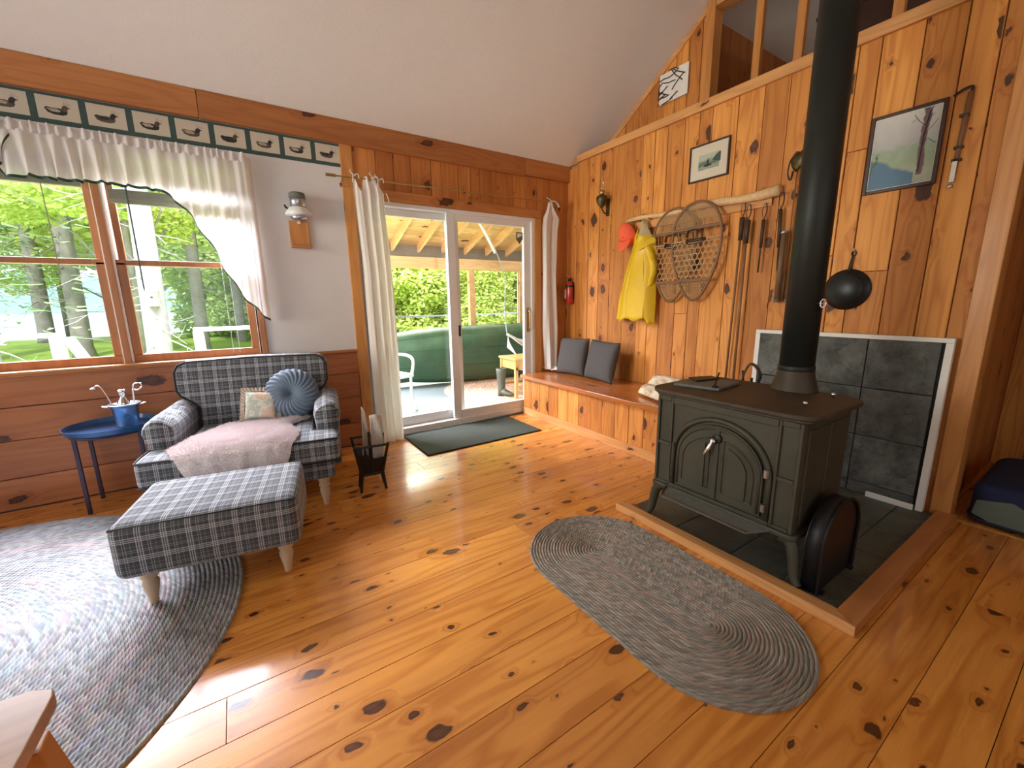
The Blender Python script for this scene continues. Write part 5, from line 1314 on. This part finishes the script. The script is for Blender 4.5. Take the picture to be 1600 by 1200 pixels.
pole('walking_stick', 'thick stick with a dark grip hanging at the right end of the branch rail', 'stick', (X_, 1.495, 1.83), (X_, 1.475, 1.42), .0065, .25, 'leather')
m = MB(); 
for k, (ya_, yb_, lb) in enumerate(((1.452, 1.455, 'brown rod tube with a metal cap, left one beside the flue pipe'), (1.375, 1.385, 'brown rod tube with a metal cap, right one nearest the flue pipe'))):
    t = thing('rod_case', lb, 'tube', (XB-.06, ya_, 1.22), group='rod tubes by the flue pipe')
    MB().tube([(0, yb_-ya_, 0), (0, 0, .45)], .017, 14).build('tube', 'tubebrown', t, smooth=True)
    MB().lathe([(.001, 0), (.021, 0), (.022, .012), (.016, .02), (.001, .024)], (0, 0, .445), 18).build('cap', 'steel', t, smooth=True)
    MB().tube([(0, yb_-ya_, -.01), (0, yb_-ya_, .012)], .019, 14).build('end_cap', 'stonegrey', t, smooth=True)
for k, yy_ in enumerate((1.415, 1.350)):
    t = thing('fishing_rod', ('left dark fishing rod standing high against the wall beside the flue pipe', 'right dark fishing rod standing high against the wall, half behind the flue pipe')[k], 'fishing rod', (XB-.03, yy_+.02, 1.22))
    MB().tube([(0, 0, 0), (0, -.01, .95)], [.007, .004], 8).build('shaft', 'stick', t, smooth=True); MB().tube([(0, 0, 0), (0, 0, .2)], .011, 8).build('cork_grip', 'tubebrown', t, smooth=True)
cr = thing('creel', 'dark net creel with a curled strap hanging high beside the flue pipe', 'creel', (XB-.05, 1.38, 2.06))
def cre(u, w):
    a = u*math.tau; z = .10*w; r = .05+.03*math.sin(w*math.pi)
    return (-.5*r*math.sin(a)*.9, r*math.cos(a), z+.012*math.sin(a*5))
m = MB(); m.sheet(cre, 28, 8, closed=True); m.build('net', 'darkbrass', cr, smooth=True, solid=.006)
MB().tube(curve([(-.02, .03, .10), (-.02, .075, .06), (-.02, .085, -.02), (-.02, .065, -.06), (-.02, .055, -.01)], 6), .008, 8, flat=.5).build('strap', 'leather', cr, smooth=True)
MB().tube([(0, 0, .10), (.03, 0, .16), (.04, 0, .16)], .004, 6).build('hook', 'black', cr)
# frying pan
pn = thing('frying_pan', 'black cast iron frying pan hanging above the slate panel', 'pan', (XB-.004, 1.075, 1.285))
m = MB(); m.lathe([(.001, 0), (.088, 0), (.094, .006), (.118, .042), (.124, .044), (.122, .050), (.113, .048), (.090, .012), (.001, .010)][::-1], (0, 0, 0), 48, Matrix.Rotation(R(90), 3, 'Y') )
q = m.build('bowl', 'pan', pn, smooth=True); q.location = (-.052, 0, 0)
MB().tube(curve([(-.012, .0, .112), (-.014, -.006, .16), (-.010, -.012, .205)], 5), [.017]*2+[.012-.0004*k for k in range(9)], 8, flat=.5).build('handle', 'pan', pn, smooth=True)
MB().tube([(-.010+0, -.012+.010*math.cos(k*math.tau/12), .216+.014*math.sin(k*math.tau/12)) for k in range(12)], .004, 6, closed=True).build('hanging_ring', 'pan', pn)
MB().tube([(0, -.012, .235), (-.02, -.012, .232), (-.022, -.012, .245)], .003, 6).build('nail', 'steel', pn)

# pictures
def picture(name, label, cy, cz, w, h, art, fm, fw_, mat_w, x=XB-.004, rot=0):
    p = thing(name, label, 'picture', (x, cy, cz), rot=(rot, 0, 0))
    for n_, a, b in (('frame_side', (-.02, -w/2, -h/2), (0, -w/2+fw_, h/2)), ('frame_side', (-.02, w/2-fw_, -h/2), (0, w/2, h/2)), ('frame_rail', (-.02, -w/2+fw_, h/2-fw_), (0, w/2-fw_, h/2)), ('frame_rail', (-.02, -w/2+fw_, -h/2), (0, w/2-fw_, -h/2+fw_))):
        MB().b2(a, b).build(n_, fm, p, bev=.003)
    if mat_w: MB().b2((-.010, -w/2+fw_, -h/2+fw_), (-.006, w/2-fw_, h/2-fw_)).build('mount', 'cream', p)
    b = fw_+mat_w
    return p, MB().b2((-.012, -w/2+b, -h/2+b), (-.009, w/2-b, h/2-b)).build('picture', art, p)
pf, art = picture('framed_print', 'small framed lake print in a wide cream mount above the snowshoes', 2.075, 2.288, .33, .27, 'print', 'darkframe', .012, .068)
m = MB(); m.prism([(-.0128, .045, -.035), (-.0128, -.03, -.035), (-.0128, -.02, -.022), (-.0128, .035, -.022)], (-.0006, 0, 0)); m.b2((-.0134, .0, -.024), (-.0128, .014, .008)); m.prism([(-.0128, .012, .012), (-.0128, .002, .012), (-.0128, .006, .022)], (-.0006, 0, 0)); m.tube([(-.0132, .007, .0), (-.0132, -.03, .02)], .001, 4); m.build('boat_figure', 'duckdark', pf)
MB().prism([(-.0128, -.095, -.02), (-.0128, -.03, .0), (-.0128, -.055, .03), (-.0128, -.08, .045), (-.0128, -.095, .05)], (-.0004, 0, 0)).build('tree_line', 'bordergreen', pf)
pa, art = picture('framed_painting', 'framed watercolour of a lake and tall pine in a dark frame', .905, 2.037, .315, .415, 'landscape', 'darkframe', .018, 0)
m = MB()
for a, b in (((-.0115, -.139, -.189), (-.0125, .139, -.186)), ((-.0115, -.139, .186), (-.0125, .139, .189)), ((-.0115, -.139, -.189), (-.0125, -.136, .189)), ((-.0115, .136, -.189), (-.0125, .139, .189))): m.b2(a, b)
m.build('white_edge', 'mattewhite', pa)
m = MB()
for pts in ([(-.075, -.13), (-.078, .05), (-.088, .15), (-.10, .185)], [(-.082, .10), (-.055, .125), (-.03, .165)], [(-.080, .06), (-.11, .09), (-.128, .12)], [(-.078, .03), (-.10, .03), (-.13, .0)], [(-.085, .12), (-.11, .15)], [(-.04, .14), (-.02, .13)]):
    m.tube([(-.0122, y, z) for y, z in pts], .0022 if len(pts) < 4 else .005, 4, flat=.2)
m.build('painted_branches', 'navy', pa)
tw = thing('twig_panel', 'square white panel with dark twigs leaning in the gable corner', 'picture', (XU-.012, 2.645, 3.10))
MB().b2((-.012, -.145, -.12), (-.002, .145, .125)).build('board', 'mattewhite', tw)
rr = random.Random(6)
for k in range(15):
    a = (rr.uniform(-.14, .14), rr.choice((-.11, .11))*rr.random()); ang = rr.uniform(-.6, .9); L = rr.uniform(.10, .26)
    pts = []; y, z = a
    for i in range(5):
        pts.append((-.016-.003*rr.random(), max(-.15, min(.15, y)), max(-.125, min(.13, z)))); y += L/5*math.cos(ang); z += L/5*math.sin(ang); ang += rr.uniform(-.35, .35)
    MB().tube(pts, .0042, 5).build('twig', 'leather', tw)
# thermometer
th = thing('wall_thermometer', 'tall wooden thermometer with a bright glass tube right of the watercolour', 'thermometer', (XB-.004, .672, 1.80))
MB().tube([(-.010, .014, .02), (-.012, .0, .44)], [.010, .012], 8).build('wood_stem', 'stick', th, smooth=True)
MB().b2((-.024, .003, .02), (-.014, .021, .128)).build('glass_tube', 'mattewhite', th)
for z in (.12, .18, .33): MB().b2((-.024, -.008, z), (-.0, .026, z+.012)).build('clasp', 'leather', th)
MB().tube(curve([(-.012, .0, .43), (-.02, -.004, .46), (-.02, .03, .455), (-.014, .06, .44)], 4), .006, 6).build('hook', 'black', th)
MB().lathe([(.001, -.012), (.010, -.008), (.010, .008), (.001, .012)], (-.014, .016, .002), 12).build('bulb', 'steel', th, smooth=True)
# oil lamp on the wall
ol = thing('oil_lamp', 'small wall oil lamp with glass chimney near the room corner', 'oil lamp', (XB-.004, 3.135, 2.10))
MB().b2((-.010, -.022, -.04), (0, .022, .12)).build('wall_plate', 'darkbrass', ol, bev=.004)
MB().tube(curve([(0, 0, -.02), (-.05, 0, -.015), (-.09, 0, .03), (-.09, 0, .06)], 5), .007, 8).build('arm', 'darkbrass', ol, smooth=True)
MB().lathe([(.012, .03), (.03, .05), (.052, .085), (.056, .115), (.048, .135), (.02, .15)], (-.09, 0, 0), 24).build('font', 'darkbrass', ol, smooth=True)
MB().lathe([(.022, .148), (.026, .165), (.028, .182), (.020, .186)], (-.09, 0, 0), 20).build('burner', 'brass', ol, smooth=True)
MB().lathe([(.024, .186), (.033, .215), (.028, .245), (.019, .29), (.018, .35)], (-.09, 0, 0), 24, cap=False).build('chimney', 'lampglass', ol, smooth=True)
# extinguisher
fe = thing('fire_extinguisher', 'red fire extinguisher on the pine wall beside the corner', 'fire extinguisher', (XB-.055, 3.64, 1.20))
MB().lathe([(.001, 0), (.036, 0), (.040, .008), (.040, .20), (.034, .225), (.018, .24), (.015, .25)], (0, 0, 0), 28).build('cylinder', 'red', fe, smooth=True)
MB().lathe([(.0412, .185), (.0412, .208)], (0, 0, 0), 28, cap=False).build('strap', 'black', fe, smooth=True)
MB().b2((-.012, -.014, .245), (.012, .014, .285)).build('valve', 'black', fe, bev=.002)
MB().tube([(0, 0, .275), (-.045, 0, .30)], .006, 6).build('lever', 'red', fe); MB().tube([(-.02+.012*math.cos(k*math.tau/10), .004, .30+.012*math.sin(k*math.tau/10)) for k in range(10)], .002, 5, closed=True).build('pull_ring', 'chrome', fe)
MB().sheet(lambda u, w: (-.0408*math.cos(-1.0+1.1*u), .0408*math.sin(.1+1.1*u), .06+.10*w), 10, 1).build('label', 'cream', fe, smooth=True)
MB().b2((.03, -.02, .05), (.051, .02, .24)).build('bracket', 'black', fe)

# floor cushion in the hall
bb = thing('floor_cushion', 'navy floor cushion with a grey green side lying in the hall past the post', 'cushion', (3.62, -.12, .004))
q = MB().prism(rrect(-.36, .40, -.55, .52, .02, .10), (0, 0, .21)).build('cover', 'beanblue', bb, bev=.05, seg=5)
MB().tube(rrect(-.362, .402, -.552, .522, .03, .10), .008, 6, closed=True).build('seam', 'beanblue', bb, smooth=True)
MB().prism([(-.368, .20, .03), (-.368, .42, .03), (-.36, .50, .06), (-.36, .49, .14), (-.366, .36, .17), (-.368, .24, .10)], (.01, 0, 0)).build('side_patch', 'beangrey', bb, bev=.004)
